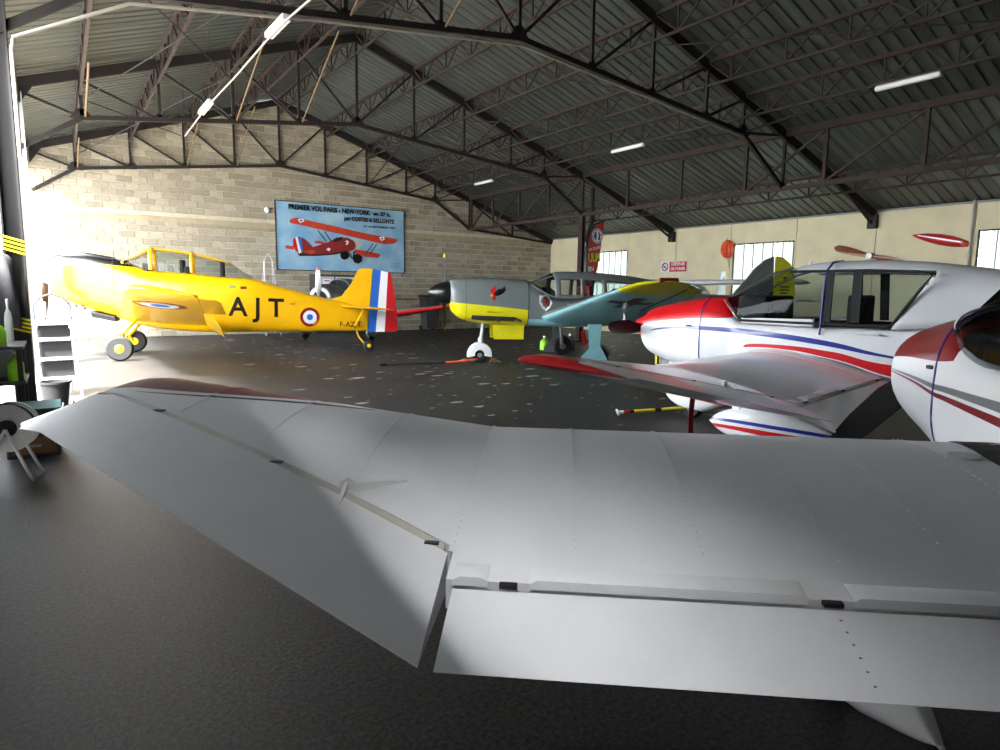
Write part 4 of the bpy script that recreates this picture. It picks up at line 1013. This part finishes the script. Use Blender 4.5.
# ------------------------------------------------ white strut-braced high-wing machine near the windows
def highwing():
    r = empty('high_wing_aircraft', (14.9, 12.3, 0), R(200), 'white high-wing strut-braced aircraft parked before the cream wall', 'aircraft')
    hull('fuselage', 'white', r, [(1.5, .2, .9, 1.3, 2.4), (1.35, .36, .72, 1.42, 2.6), (.7, .5, .6, 1.5, 3), (0, .52, .58, 1.45, 3.4), (-.8, .42, .66, 1.5, 3), (-2.0, .2, .9, 1.4, 2.6), (-3.2, .07, 1.05, 1.28, 2)])
    part('spinner', 'lgrey', r, lambda b: b.lathe((1.5, 0, 1.1), (1, 0, 0), [(.12, 0), (.1, .1), (.01, .2)], 16), 50)
    prop(r, (1.56, 0, 1.1), .8, 40, 'blk', None, .07)
    canopy(r, [(.75, .44, 1.44, 1.48), (.35, .49, 1.4, 1.83), (-.3, .48, 1.4, 1.86), (-.9, .36, 1.44, 1.7)], lambda x, fz, off, c: 1 if abs(x-.3) < .04 or abs(x+.2) < .04 or fz < .1 else 0, 'smoke', 'white', 24, 40)
    ES = [(0, .45, 1.90, -.8, 1.86, .12, .02), (2.9, .45, 1.93, -.8, 1.89, .12, .02), (3.05, .3, 1.95, -.7, 1.92, .05, .01)]
    for s in (1, -1):
        wing('wing_panel', 'white', r, ES, .0, 3.05, 0, .99, 4, 10, s)
        part('wing_strut', 'lgrey', r, lambda b: b.bar((.1, .5*s, .75), (.1, 1.9*s, 1.87), .03, .09))
        part('gear_leg', 'white', r, lambda b: b.bar((-.3, .4*s, .65), (-.3, .9*s, .2), .03, .12)); tyre(r, (-.3, 1.0*s, .19), .19, .12)
        HS = [(0, -2.7, 1.22, -3.4, 1.2, .08, 0), (1.2, -2.8, 1.22, -3.35, 1.2, .08, 0)]
        wing('tailplane', 'white', r, HS, .02, 1.2, 0, .99, 2, 8, s)
    fn = part('fin', 'white', r, lambda b: b.plate([(-2.3, -.03, 1.3), (-2.85, -.03, 2.32), (-3.2, -.03, 2.32), (-3.3, -.03, 1.2)], (0, 1, 0), .06))
    b = MB(); b.add([(-2.88, .034, 1.95), (-3.12, .034, 1.95), (-3.10, .034, 2.1), (-3.0, .034, 2.16), (-2.92, .034, 2.08)], [(0, 1, 2, 3, 4)]); b.go('fin_badge', 'blue', fn)
    tyre(r, (1.1, 0, .18), .18, .1); tube('nose_leg', 'lgrey', r, [(1.1, 0, .18), (1.05, 0, .75)], .03)
highwing()

# ================================================================== THINGS ON THE WALLS
def poster():
    """painted board on the gable; drawing units: u 0..1 across, v 0..1 up"""
    x0, x1, z0, z1, y = 6.27, 11.12, 2.22, 4.57, YG-.075
    t = empty('poster_board', (0, 0, 0), 0, 'large blue painted board showing a red biplane, hung on the block wall', 'poster')
    sky = NT('painted_sky'); n = sky.noise(1.6, 5)
    sky.l(sky.mix(sky.ramp(n, .35, .7), lin((120, 166, 204)), lin((160, 196, 214))), sky.b.inputs['Base Color']); sky.b.inputs['Roughness'].default_value = .55
    box('panel', sky.m, t, ((x0+x1)/2, y+.02, (z0+z1)/2), (x1-x0, .03, z1-z0))
    for a, c, d in (((x0+x1)/2, z0, 0), ((x0+x1)/2, z1, 0), (x0, (z0+z1)/2, 1), (x1, (z0+z1)/2, 1)):
        box('frame_strip', 'rusty', t, (a, y+.01, c), ((.025, .05, z1-z0+.025) if d else (x1-x0+.025, .05, .025)))
    def P(x, yy):                                    # sketch units of the board's artwork -> board
        u = (x-97)/797; top = 65+70*u; bot = 497+25*u
        return (x0+(x1-x0)*u, z1-(z1-z0)*(yy-top)/(bot-top))
    lay = [0]
    def shape(name, m, pts):
        lay[0] += 1; yy = y-.002-.0012*lay[0]
        q = [P(*p) for p in pts]
        return obj(name, [(a, yy, c) for a, c in q], [list(range(len(q)))], m, t, fix=False)
    RD, RD2 = mat('painted_red', (196, 62, 36), .6), mat('painted_dark_red', (138, 34, 30), .6)
    shape('painted_tailplane', RD, [(145, 345), (195, 350), (195, 372), (150, 365)])
    shape('painted_lower_wing', RD, [(565, 370), (640, 382), (720, 398), (733, 410), (715, 426), (640, 420), (560, 396)])
    shape('painted_wing_stub', RD, [(315, 318), (345, 315), (385, 328), (380, 342), (320, 330)])
    for a, c in (((333, 250), (385, 322)), ((375, 258), (412, 318)), ((680, 335), (625, 405)), ((705, 338), (655, 402))):
        shape('painted_strut', 'blk', [a, (a[0]+7, a[1]), (c[0]+7, c[1]), c])
    shape('painted_fuselage', RD2, [(215, 395), (300, 358), (400, 325), (450, 296), (520, 298), (560, 318), (572, 350), (560, 372), (520, 386), (430, 400), (330, 408), (225, 408)])
    shape('painted_nose', 'lgrey', [(555, 312), (600, 318), (622, 335), (600, 358), (568, 366), (572, 345)])
    shape('painted_belly', 'dark', [(215, 396), (330, 402), (430, 394), (520, 380), (520, 388), (430, 404), (330, 412), (225, 412)])
    shape('painted_cockpit', 'dark', [(425, 312), (455, 296), (490, 292), (480, 312), (440, 326)])
    shape('painted_fin', RD2, [(240, 294), (265, 310), (290, 338), (305, 355), (240, 385)])
    shape('painted_fin_blue', 'blue', [(215, 292), (238, 292), (248, 380), (236, 388)])
    shape('painted_fin_white', 'white', [(203, 295), (217, 292), (238, 388), (222, 398)])
    shape('painted_fin_red', 'red', [(192, 308), (204, 295), (222, 398), (205, 380), (190, 345)])
    shape('painted_emblem', 'white', [(385, 370), (400, 360), (412, 368), (404, 382), (392, 378)])
    shape('painted_numeral', 'white', [(500, 320), (520, 314), (526, 328), (512, 345), (505, 340), (514, 328)])
    shape('painted_stabiliser', RD, [(245, 385), (300, 372), (322, 380), (310, 400), (290, 402), (280, 392)])
    shape('painted_upper_wing', RD, [(172, 195), (182, 180), (215, 174), (300, 194), (420, 222), (540, 250), (660, 276), (780, 298), (840, 308), (844, 322), (820, 336), (760, 340), (690, 326), (580, 300), (460, 272), (340, 244), (220, 215), (182, 208)])
    for cx, cy in ((240, 192), (742, 305)):
        shape('painted_patch', 'white', [(cx-20, cy-8), (cx+8, cy-14), (cx+20, cy+2), (cx-6, cy+14)]); shape('painted_patch_mark', 'navy', [(cx-8, cy-4), (cx+5, cy-6), (cx+8, cy+2), (cx-5, cy+6)])
    for cx, cy, r in ((497, 408, 28), (578, 430, 30)): shape('painted_wheel', 'blk', [(cx+r*math.cos(k*.45), cy+r*math.sin(k*.45)) for k in range(14)])
    for a, c in (((520, 385), (540, 428)), ((555, 380), (545, 428)), ((500, 408), (575, 428))): shape('painted_strut', 'blk', [a, (a[0]+8, a[1]+3), (c[0]+8, c[1]+3), c])
    for s_, px, py, sz, m_ in (('PREMIER VOL PARIS - NEW-YORK', 415, 126, .235, 'blk'), ('en 37 h.', 742, 154, .19, 'blk'), ('par COSTES & BELLONTE', 660, 190, .20, 'dgrey'), ('le 1er SEPTEMBRE 1930', 725, 234, .10, 'dgrey')):
        vf = text_mesh(s_, sz, .012 if sz > .15 else .004, 1.0)
        w_ = max(v[0] for v in vf[0])-min(v[0] for v in vf[0]); want = {415: 3.02, 742: .70, 660: 1.98, 725: 1.25, 828: .45}[px]
        vf = ([(a*want/w_, c) for a, c in vf[0]], vf[1]); c = P(px, py)
        flat('lettering', m_, t, vf, (c[0], y-.04, c[1]), (1, 0, 0), (0, 0, 1))
    for k in range(3): shape('faint_signature', 'grey', [(790, 460+12*k), (865-8*k, 462+12*k), (865-8*k, 465+12*k), (790, 463+12*k)])
poster()
XW = XR-.012
def wallflat(t, name, m, vf, yy, z, off=.0): return flat(name, m, t, vf, (XW-off, yy, z), (0, -1, 0), (0, 0, 1))
def rect(w_, h): return [(-w_/2, -h/2), (w_/2, -h/2), (w_/2, h/2), (-w_/2, h/2)], [[0, 1, 2, 3]]
def sign():
    t = empty('no_smoking_sign', (0, 0, 0), 0, 'red and white no-smoking sign on the cream wall', 'sign')
    box('board', 'white', t, (XW-.006, 15.95, 2.54), (.012, 1.22, .40)); 
    wallflat(t, 'red_field', 'red', rect(.78, .36), 15.75, 2.54, .016)
    wallflat(t, 'ring', 'dred', disc(.155, 28, .115), 16.36, 2.54, .016)
    wallflat(t, 'slash', 'dred', poly([(-.10, .07), (-.07, .10), (.10, -.07), (.07, -.10)]), 16.36, 2.54, .018)
    wallflat(t, 'cigarette', 'blk', poly([(-.09, -.03), (.05, -.03), (.05, 0), (-.09, 0)]), 16.36, 2.54, .017)
    wallflat(t, 'lettering', 'white', text_mesh('DÉFENSE', .155, .004), 15.75, 2.63, .02); wallflat(t, 'lettering', 'white', text_mesh('DE FUMER', .145, .004), 15.75, 2.46, .02)
sign()
def hose_coil():
    t = empty('hose_coil', (XW, 13.66, 3.05), 0, 'coiled orange cable hanging at a window corner', 'hose')
    for k in range(6):
        p = [(-.05-.018*(k % 3), (.06+.035*k)*math.cos(a*.3), .03*(k-3)*.3+(.13+.03*k)*math.sin(a*.3)) for a in range(22)]
        tube('coil', 'orange', t, p, .022, 6)
    part('tie', 'orange', t, lambda b: b.box((-.06, 0, .24), (.12, .12, .06))); tube('tail', 'lgrey', t, [(-.06, .02, -.25), (-.05, -.1, -.62)], .012, 6)
    part('hook', 'steelb', t, lambda b: b.tube([(.0, 0, .3), (-.12, 0, .3), (-.13, 0, .35)], .012, 6))
hose_coil()
def wall_prop():
    t = empty('wooden_propeller', (XW-.07, 9.07, 2.69), 0, 'varnished wooden propeller mounted on the cream wall', 'propeller')
    for s in (1, -1):
        d = Vector((0, 1.0*s, .265*s)).normalized(); q = Vector((0, -d.z, d.y)); ax = Vector((1, 0, 0)); rs = []
        for f, wd, th, tw in ((0, .06, .09, 5), (.15, .06, .08, 20), (.4, .095, .05, 25), (.7, .105, .035, 18), (.92, .09, .02, 12), (1, .03, .012, 10)):
            u = q*math.cos(R(tw*s))+ax*math.sin(R(tw)); v = u.cross(d)
            rs.append([d*1.03*f+u*wd*math.cos(2*math.pi*i/12)+v*th*.5*math.sin(2*math.pi*i/12) for i in range(12)])
        MB().loft(rs).go('blade', 'wood', t, 50)
    part('hub_plate', 'alu', t, lambda b: b.lathe((-.06, 0, 0), (1, 0, 0), [(.02, -.02), (.085, -.015), (.085, .12), (.02, .12)], 16), 40)
wall_prop()
def red_fairing():
    t = empty('red_fairing', (XW-.02, 7.42, 3.04), 0, 'pointed red fairing with white stripe fixed high on the cream wall', 'fairing')
    prof = [(.66, .004), (.5, .06), (.3, .105), (0, .14), (-.3, .135), (-.5, .1), (-.62, .06), (-.68, .01)]
    def rr(sc, off): return [[(-off-.13*sc*math.sin(math.pi*k/8)*(w_/.14), yy, -.13*0+yy*.22+w_*sc*math.cos(math.pi*k/8)) for k in range(9)] for yy, w_ in prof]
    b = MB(); b.loft(rr(1, 0), True, False).go('shell', 'red', t, 50)
    def st(b):
        v = []
        for yy, w_ in prof[1:-2]:
            for d in (-.018, .018): v.append((-.012-.13*(w_/.14), yy, yy*.22+d+.02))
        b.add(v, [(2*i, 2*i+1, 2*i+3, 2*i+2) for i in range(len(prof)-4)])
    part('stripe', 'white', t, st)
    part('pale_end', 'orange', t, lambda b: b.loft([[(-.004-.13*1.04*math.sin(math.pi*k/8)*(w_/.14), yy, yy*.22+w_*1.04*math.cos(math.pi*k/8)) for k in range(9)] for yy, w_ in prof[-3:]], True, False), 50)
    part('bracket', 'blk', t, lambda b: b.box((-.075, -.52, -.10), (.05, .05, .05)))
red_fairing()
o = tag(part('wall_lamp', 'offw', None, lambda b: b.lathe((6.0, YG-.03, 4.22), (0, -1, 0), [(.09, 0), (.1, .04), (.08, .1), (.02, .13)], 16), 50), 'small round white lamp on the block wall beside the painted board', 'lamp')
def flag():
    t = empty('feather_flag', (13.78, 15.55, 0), 0, 'red feather flag with round emblem beside the brown column', 'flag')
    pole = [(0, 0, .1), (0, 0, 2.2), (.02, 0, 3.0), (.10, 0, 3.5), (.30, 0, 3.78), (.62, 0, 3.9)]
    tube('pole', 'blk', t, pole, .022, 8)
    L = [(.04, 1.15), (.05, 2.2), (.07, 3.0), (.16, 3.47), (.36, 3.72), (.76, 3.86)]; Rr = [(.34, 1.15), (.50, 2.2), (.66, 3.0), (.735, 3.47), (.77, 3.72), (.775, 3.87)]
    v = []; f = []
    for i in range(len(L)-1):
        for k in range(6):
            q = k/6; a = [L[i][j]+(L[i+1][j]-L[i][j])*q for j in (0, 1)]; c = [Rr[i][j]+(Rr[i+1][j]-Rr[i][j])*q for j in (0, 1)]
            for m_ in range(7):
                w_ = m_/6; v.append((a[0]+(c[0]-a[0])*w_, .012*math.sin(a[1]*5+w_*4), a[1]+(c[1]-a[1])*w_))
    n = len(v)//7
    for i in range(n-1):
        for m_ in range(6): f.append((i*7+m_, i*7+m_+1, (i+1)*7+m_+1, (i+1)*7+m_))
    sail = obj('sail', v, f, 'red', t, 60, fix=False)
    b = MB(); b.tube([(a, -.005, c) for a, c in L], .035, 8); b.go('sleeve', 'blk', t, 50)
    yy = -.03
    def fl(name, m, vf, x, z, off, rot=.0):
        c, s = math.cos(rot), math.sin(rot)
        return flat(name, m, sail, vf, (x, yy-off, z), (c, 0, s), (-s, 0, c))
    fl('emblem_disc', 'white', disc(.235, 28), .47, 3.36, 0); fl('emblem_ring', 'navy', disc(.215, 28, .19), .47, 3.36, .003)
    fl('emblem_wing', 'navy', poly([(-.16, -.02), (-.12, .12), (-.04, .15), (-.06, .06), (-.02, .02), (-.06, -.04), (-.02, -.12), (-.1, -.1)]), .47, 3.36, .004)
    fl('emblem_wing', 'red', poly([(.02, .14), (.1, .12), (.16, .02), (.1, .0), (.14, -.08), (.06, -.14), (.02, -.06), (.06, .02)]), .47, 3.36, .004)
    fl('lettering', 'white', text_mesh('LA CLASSE', .12, .003), .40, 2.98, .0, .22); fl('lettering', 'lemon', text_mesh('ULM', .36, .016, .72), .36, 2.68, .0, .1); fl('lettering', 'white', text_mesh('EN', .2, .008), .24, 2.32, .0, .08)
    part('base', 'blk', t, lambda b: (b.bar((-.4, 0, .04), (.4, 0, .04), .06, .05), b.bar((0, -.4, .04), (0, .4, .04), .06, .05)))
flag()

# ================================================================== ALONG THE GABLE
def cabinet():
    t = empty('metal_cabinet', (8.15, YG-.32, 0), 0, 'grey two-door metal cabinet under the painted board', 'cabinet')
    box('body', 'dgrey', t, (0, .02, 1.04), (1.5, .5, 2.08))
    for s in (-1, 1):
        d = box('door', 'lgrey', t, (.37*s, -.245, 1.06), (.68, .025, 1.9)); box('handle', 'dark', d, (.07*s, -.27, 1.05), (.025, .03, .16))
    box('notice', 'white', t, (-.3, -.262, 1.75), (.3, .004, .36)); box('notice_heading', 'red', t, (-.3, -.266, 1.86), (.2, .003, .04))
cabinet()
def bin_():
    t = empty('wheeled_bin', (12.0, YG-.5, 0), 0, 'black wheeled bin standing against the block wall', 'bin')
    b = MB(); b.loft([[(sx*w_/2, sy*w_/2, z) for sx, sy in ((-1, -1), (1, -1), (1, 1), (-1, 1))] for z, w_ in ((.08, .46), (.5, .52), (1.3, .6))]); b.go('tub', 'dgrey', t)
    rbox('lid', 'blk', t, (0, 0, 1.34), (.66, .68, .08), .02)
    for s in (-1, 1): part('wheel', 'black', t, lambda q: q.lathe((s*.26, .25, .1), (1, 0, 0), [(.02, -.03), (.1, -.025), (.1, .025), (.02, .03)], 16), 40)
bin_()
def a_ladder():
    t = empty('step_ladder', (5.85, YG-.6, 0), 0, 'slim pale step ladder leaning by the block wall behind the trainer', 'ladder')
    for s in (-1, 1):
        tube('rail', 'lgrey', t, [(.24*s, -.35, 0), (.13*s, 0, 2.5), (0, .05, 2.75)], .022, 6); tube('rail', 'lgrey', t, [(.24*s, .42, 0), (.13*s, .06, 2.5)], .018, 6)
    for k in range(8): z = .3+.28*k; box('tread', 'alu', t, (0, -.35+.35*z/2.5, z), (.46-.09*z*.9, .07, .025))
a_ladder()

# ================================================================== BY THE DOOR POST
def small_ladder():
    t = empty('folding_step', (-.12, 11.5, 0), R(8), 'white folding step ladder with black treads standing in the doorway', 'ladder')
    w_ = .22
    for s in (-1, 1):
        tube('front_rail', 'white', t, [((w_+.03)*s, -.30, 0), (w_*s, .0, 1.1)], .016, 8); tube('rear_rail', 'white', t, [((w_+.0)*s, .38, 0), (w_*s-.02*s, .02, 1.06)], .014, 8)
    tube('handle_hoop', 'dgrey', t, [(w_, 0, 1.08), (w_+.01, .02, 1.3), (.14, .03, 1.44), (0, .03, 1.49), (-.14, .03, 1.44), (-w_-.01, .02, 1.3), (-w_, 0, 1.08)], .015, 8)
    for z in (.28, .56, .84, 1.06):
        y = -.30+.30*z/1.1
        d = rbox('tread', 'black', t, (0, y+.09, z), (.42, .22, .03), .01); box('tread_edge', 'white', d, (0, y-.025, z), (.44, .02, .035))
    for z in (.42, .70, .95):
        y = -.26+.30*z/1.1; part('cloth_pocket', 'black', t, lambda b: b.plate([(-.2, y, z-.12), (.2, y, z-.12), (.2, y+.05, z+.1), (-.2, y+.05, z+.1)], (0, 1, 0), .01))
    tube('cross_brace', 'white', t, [(-.2, .25, .2), (.2, .15, .8)], .006, 5); tube('cross_brace', 'white', t, [(.2, .25, .2), (-.2, .15, .8)], .006, 5)
small_ladder()
def bucket():
    t = empty('bucket', (-.14, 10.2, 0), 0, 'black plastic bucket on the floor by the folding step', 'bucket')
    part('tub', 'black', t, lambda b: b.lathe((0, 0, 0), (0, 0, 1), [(.01, 0), (.125, 0), (.17, .34), (.185, .345), (.185, .37), (.165, .37), (.12, .02), (.01, .02)], 24), 40)
    tube('bail', 'dgrey', t, [(.18*math.cos(a*.35), .05+.04*math.sin(a*.35), .36-.10*math.sin(a*.35)) for a in range(10)], .006, 6)
bucket()
def shelf():
    t = empty('shelf_unit', (-.62, 8.25, 0), 0, 'dark workbench shelf beside the black door post', 'shelf')
    for x in (-.24, .24):
        for y in (-.35, .35): box('leg', 'steelb', t, (x, y, .5), (.045, .045, 1.0))
    for z in (.16, .66): box('board', 'dgrey', t, (0, 0, z), (.56, .78, .035))
    box('top_board', 'dgrey', t, (0, 0, 1.01), (.56, .78, .03))
shelf()
def on_shelf(name, m, c, fn, lab, cat):
    o = empty(name, c, 0, lab, cat); fn(o); return o
def jug(o, m, h=.2, r=.06):
    part('body', m, o, lambda b: b.lathe((0, 0, 0), (0, 0, 1), [(.01, 0), (r, 0), (r, h*.62), (r*.75, h*.78), (r*.3, h*.88), (r*.28, h)], 18), 50); part('cap', 'white', o, lambda b: b.lathe((0, 0, h), (0, 0, 1), [(r*.34, 0), (r*.34, h*.12), (.005, h*.13)], 12), 40)
on_shelf('fluid_bottle', 'green', (-.42, 8.0, .678), lambda o: jug(o, 'green', .26, .07), 'bright green fluid bottle on the lower bench shelf', 'bottle')
on_shelf('fluid_bottle', 'green', (-.56, 8.05, 1.026), lambda o: jug(o, 'green', .24, .085), 'squat green bottle on top of the bench', 'bottle')
def crate(o): rbox('case', 'lgrey', o, (0, 0, .14), (.34, .30, .28), .015); box('lid', 'white', o, (0, 0, .288), (.36, .32, .02))
on_shelf('storage_box', 'lgrey', (-.62, 8.32, .678), crate, 'pale grey storage box standing on the bench shelf', 'box')
on_shelf('spray_bottle', 'white', (-.47, 8.42, 1.026), lambda o: jug(o, 'offw', .4, .035), 'tall white bottle on top of the bench', 'bottle')
def drill(o): rbox('body', 'lemon', o, (0, 0, .14), (.09, .24, .09), .03); rbox('grip', 'blk', o, (0, .06, .06), (.06, .07, .12), .02); part('chuck', 'dgrey', o, lambda b: b.lathe((0, -.12, .14), (0, -1, 0), [(.03, 0), (.025, .06), (.005, .08)], 12), 40)
on_shelf('power_drill', 'lemon', (-.46, 8.05, .178), drill, 'yellow and black power tool on the bottom bench board', 'tool')
def coat(o):
    b = MB(); rs = []
    for z, a, w_ in ((0, .03, .02), (-.06, .09, .05), (-.25, .10, .07), (-.5, .09, .08), (-.75, .12, .07), (-.8, .11, .03)):
        rs.append([(a*math.cos(k*.4488)+.02*math.sin(k*2+z*9), w_*math.sin(k*.4488), z) for k in range(14)])
    b.loft(rs).go('cloth', 'jacket', o, 60); tube('hanger_loop', 'dgrey', o, [(0, 0, 0), (0, .06, .05), (0, .1, .02)], .008, 6)
on_shelf('work_coat', 'jacket', (-.50, 8.84, 1.95), coat, 'grey work coat hanging on the black door post', 'coat')
def ebox(o): rbox('case', 'grey', o, (0, 0, .16), (.2, .12, .32), .01); tube('conduit', 'grey', o, [(0, 0, .32), (0, .02, 1.4)], .016, 6)
on_shelf('switch_box', 'grey', (-.36, 15.86, .95), ebox, 'grey electrical box on the pale door post', 'box')
def reel():
    t = empty('hose_reel', (-.42, 6.62, 0), R(-12), 'white cable drum with black rim on a tube stand', 'reel')
    for x in (-.07, .07): part('flange', 'offw', t, lambda b: b.lathe((0, x, .46), (0, 1, 0), [(.03, -.006), (.2, -.006), (.2, .006), (.03, .006)], 30), 40)
    part('drum', 'black', t, lambda b: b.lathe((0, 0, .46), (0, 1, 0), [(.14, -.06), (.15, 0), (.14, .06)], 24), 40)
    part('hub', 'dark', t, lambda b: b.lathe((0, -.08, .46), (0, -1, 0), [(.07, 0), (.06, .03), (.02, .05)], 20), 40)
    tube('rim_strap', 'blk', t, [(.205*math.cos(a*.2), -.08, .46+.205*math.sin(a*.2)) for a in range(2, 15)], .01, 6)
    tube('stand_tube', 'offw', t, [(.0, -.13, .46), (.17, -.16, .02)], .014, 8); tube('stand_tube', 'offw', t, [(0, .1, .46), (.17, .14, .02)], .014, 8); tube('stand_tube', 'offw', t, [(0, .1, .46), (-.2, .12, .02)], .014, 8); tube('stand_tube', 'offw', t, [(0, -.13, .46), (-.2, -.16, .02)], .014, 8)
reel()
def bench_box(): 
    t = empty('tool_chest', (-.30, 7.55, 0), 0, 'low dark tool chest with an orange-brown drawer by the cable drum', 'chest')
    rbox('case', 'dgrey', t, (0, 0, .24), (.42, .5, .44), .02)
    for k, m_ in ((0, 'dwood'), (1, 'dgrey')):
        d = box('drawer', m_, t, (0, -.262, .14+.2*k), (.34, .03, .15)); box('drawer_pull', 'alu', d, (0, -.285, .14+.2*k), (.12, .015, .02))
    box('teal_sheet', 'teal', t, (0, 0, .475), (.46, .52, .02))
bench_box()
def pan(): 
    t = empty('drip_tray', (-.1, 9.55, 0), R(12), 'flat dark tray with loose hoses beside the bucket', 'tray')
    b = MB(); b.box((0, 0, .02), (.5, .35, .03)); b.go('tray', 'dgrey', t)
    for k in range(4): tube('hose', 'blk', t, [(-.2+.1*k, -.1, .04), (-.15+.1*k, .05, .12+.02*k), (0+.08*k, .12, .05), (.12+.06*k, .02, .10)], .011, 6)
pan()

# ================================================================== ON THE FLOOR
def towbar():
    t = empty('tow_bar', (0, 0, 0), 0, 'yellow tow bar with black and red bands at the nosewheel', 'tow bar')
    a, c = Vector((6.22, 5.95, .06)), Vector((6.80, 5.46, .14))
    a = Vector((6.02, 6.05, .05)); d = c-a
    for k, (m_, f0, f1) in enumerate((('offw', 0, .08), ('red', .08, .16), ('blk', .16, .22), ('lemon', .22, .5), ('blk', .5, .58), ('lemon', .58, 1))):
        tube('bar_section', m_, t, [a+d*f0, a+d*f1], .022, 10)
    tube('fork', 'steelb', t, [c, c+Vector((.12, -.18, 0))], .02, 8); tube('handle', 'offw', t, [a+Vector((-.1, -.12, 0)), a+Vector((.1, .12, 0))], .018, 8)
towbar()
def ribbon():
    t = empty('warning_streamer', (0, 0, 0), 0, 'dark red warning streamer hanging under the red-tipped wing', 'streamer')
    p = Vector((5.05, 4.06, 0))
    b = MB(); rs = []
    for k in range(9):
        z = .86-.1*k; x = .012*math.sin(k*1.1); rs.append([p+Vector((x-.022, .012, z)), p+Vector((x+.022, -.012, z)), p+Vector((x+.022, -.006, z)), p+Vector((x-.022, .018, z))])
    b.loft(rs).go('strap', 'dred', t, 40); part('clip', 'red', t, lambda q: q.box(p+Vector((0, 0, .88)), (.06, .05, .05)))
ribbon()
def rope():
    t = empty('tow_strap', (0, 0, 0), 0, 'orange strap lying from the grey aircraft\'s nosewheel', 'strap')
    tube('strap', 'orange', t, [(7.62, 12.1, .1), (7.3, 12.15, .06), (6.95, 12.35, .03)], .02, 6); tube('cord', 'dark', t, [(6.95, 12.35, .025), (6.3, 12.45, .02), (5.6, 12.55, .02)], .012, 6); part('hook', 'steelb', t, lambda b: b.box((5.55, 12.56, .03), (.14, .08, .05)))
rope()
def floor_jug(x, y, m, h, r, lab): on_shelf('plastic_can', m, (x, y, 0), lambda o: jug(o, m, h, r), lab, 'can')
floor_jug(11.0, 14.0, 'green', .34, .12, 'green plastic can on the floor behind the grey aircraft')
floor_jug(11.6, 13.6, 'blk', .4, .14, 'black plastic can on the floor behind the grey aircraft')
floor_jug(10.9, 9.6, 'offw', .5, .18, 'white plastic can on the floor beside the red nose')
floor_jug(11.4, 9.5, 'offw', .42, .2, 'broad white plastic can near the red nose')
on_shelf('marker_post', 'lemon', (10.62, 9.55, 0), lambda o: (box('post', 'lemon', o, (0, 0, .3), (.06, .06, .6)), box('foot', 'dgrey', o, (0, 0, .02), (.2, .2, .04))), 'short yellow marker post beside the white cans', 'post')
def chock(x, y, rz, lab):
    t = empty('wheel_chock', (x, y, 0), rz, lab, 'chock'); part('wedge', 'dwood', t, lambda b: b.loft([[(-.09, s*.1, 0), (.09, s*.1, 0), (-.03, s*.1, .09), (-.08, s*.1, .09)] for s in (-1, 1)])); tube('cord', 'dirtyw', t, [(-.08, .1, .05), (-.14, .2, .02)], .006, 5)
chock(7.52, 12.36, R(-20), 'small wooden chock ahead of the mudguarded nosewheel'); chock(8.05, 12.12, R(160), 'small wooden chock behind the mudguarded nosewheel')
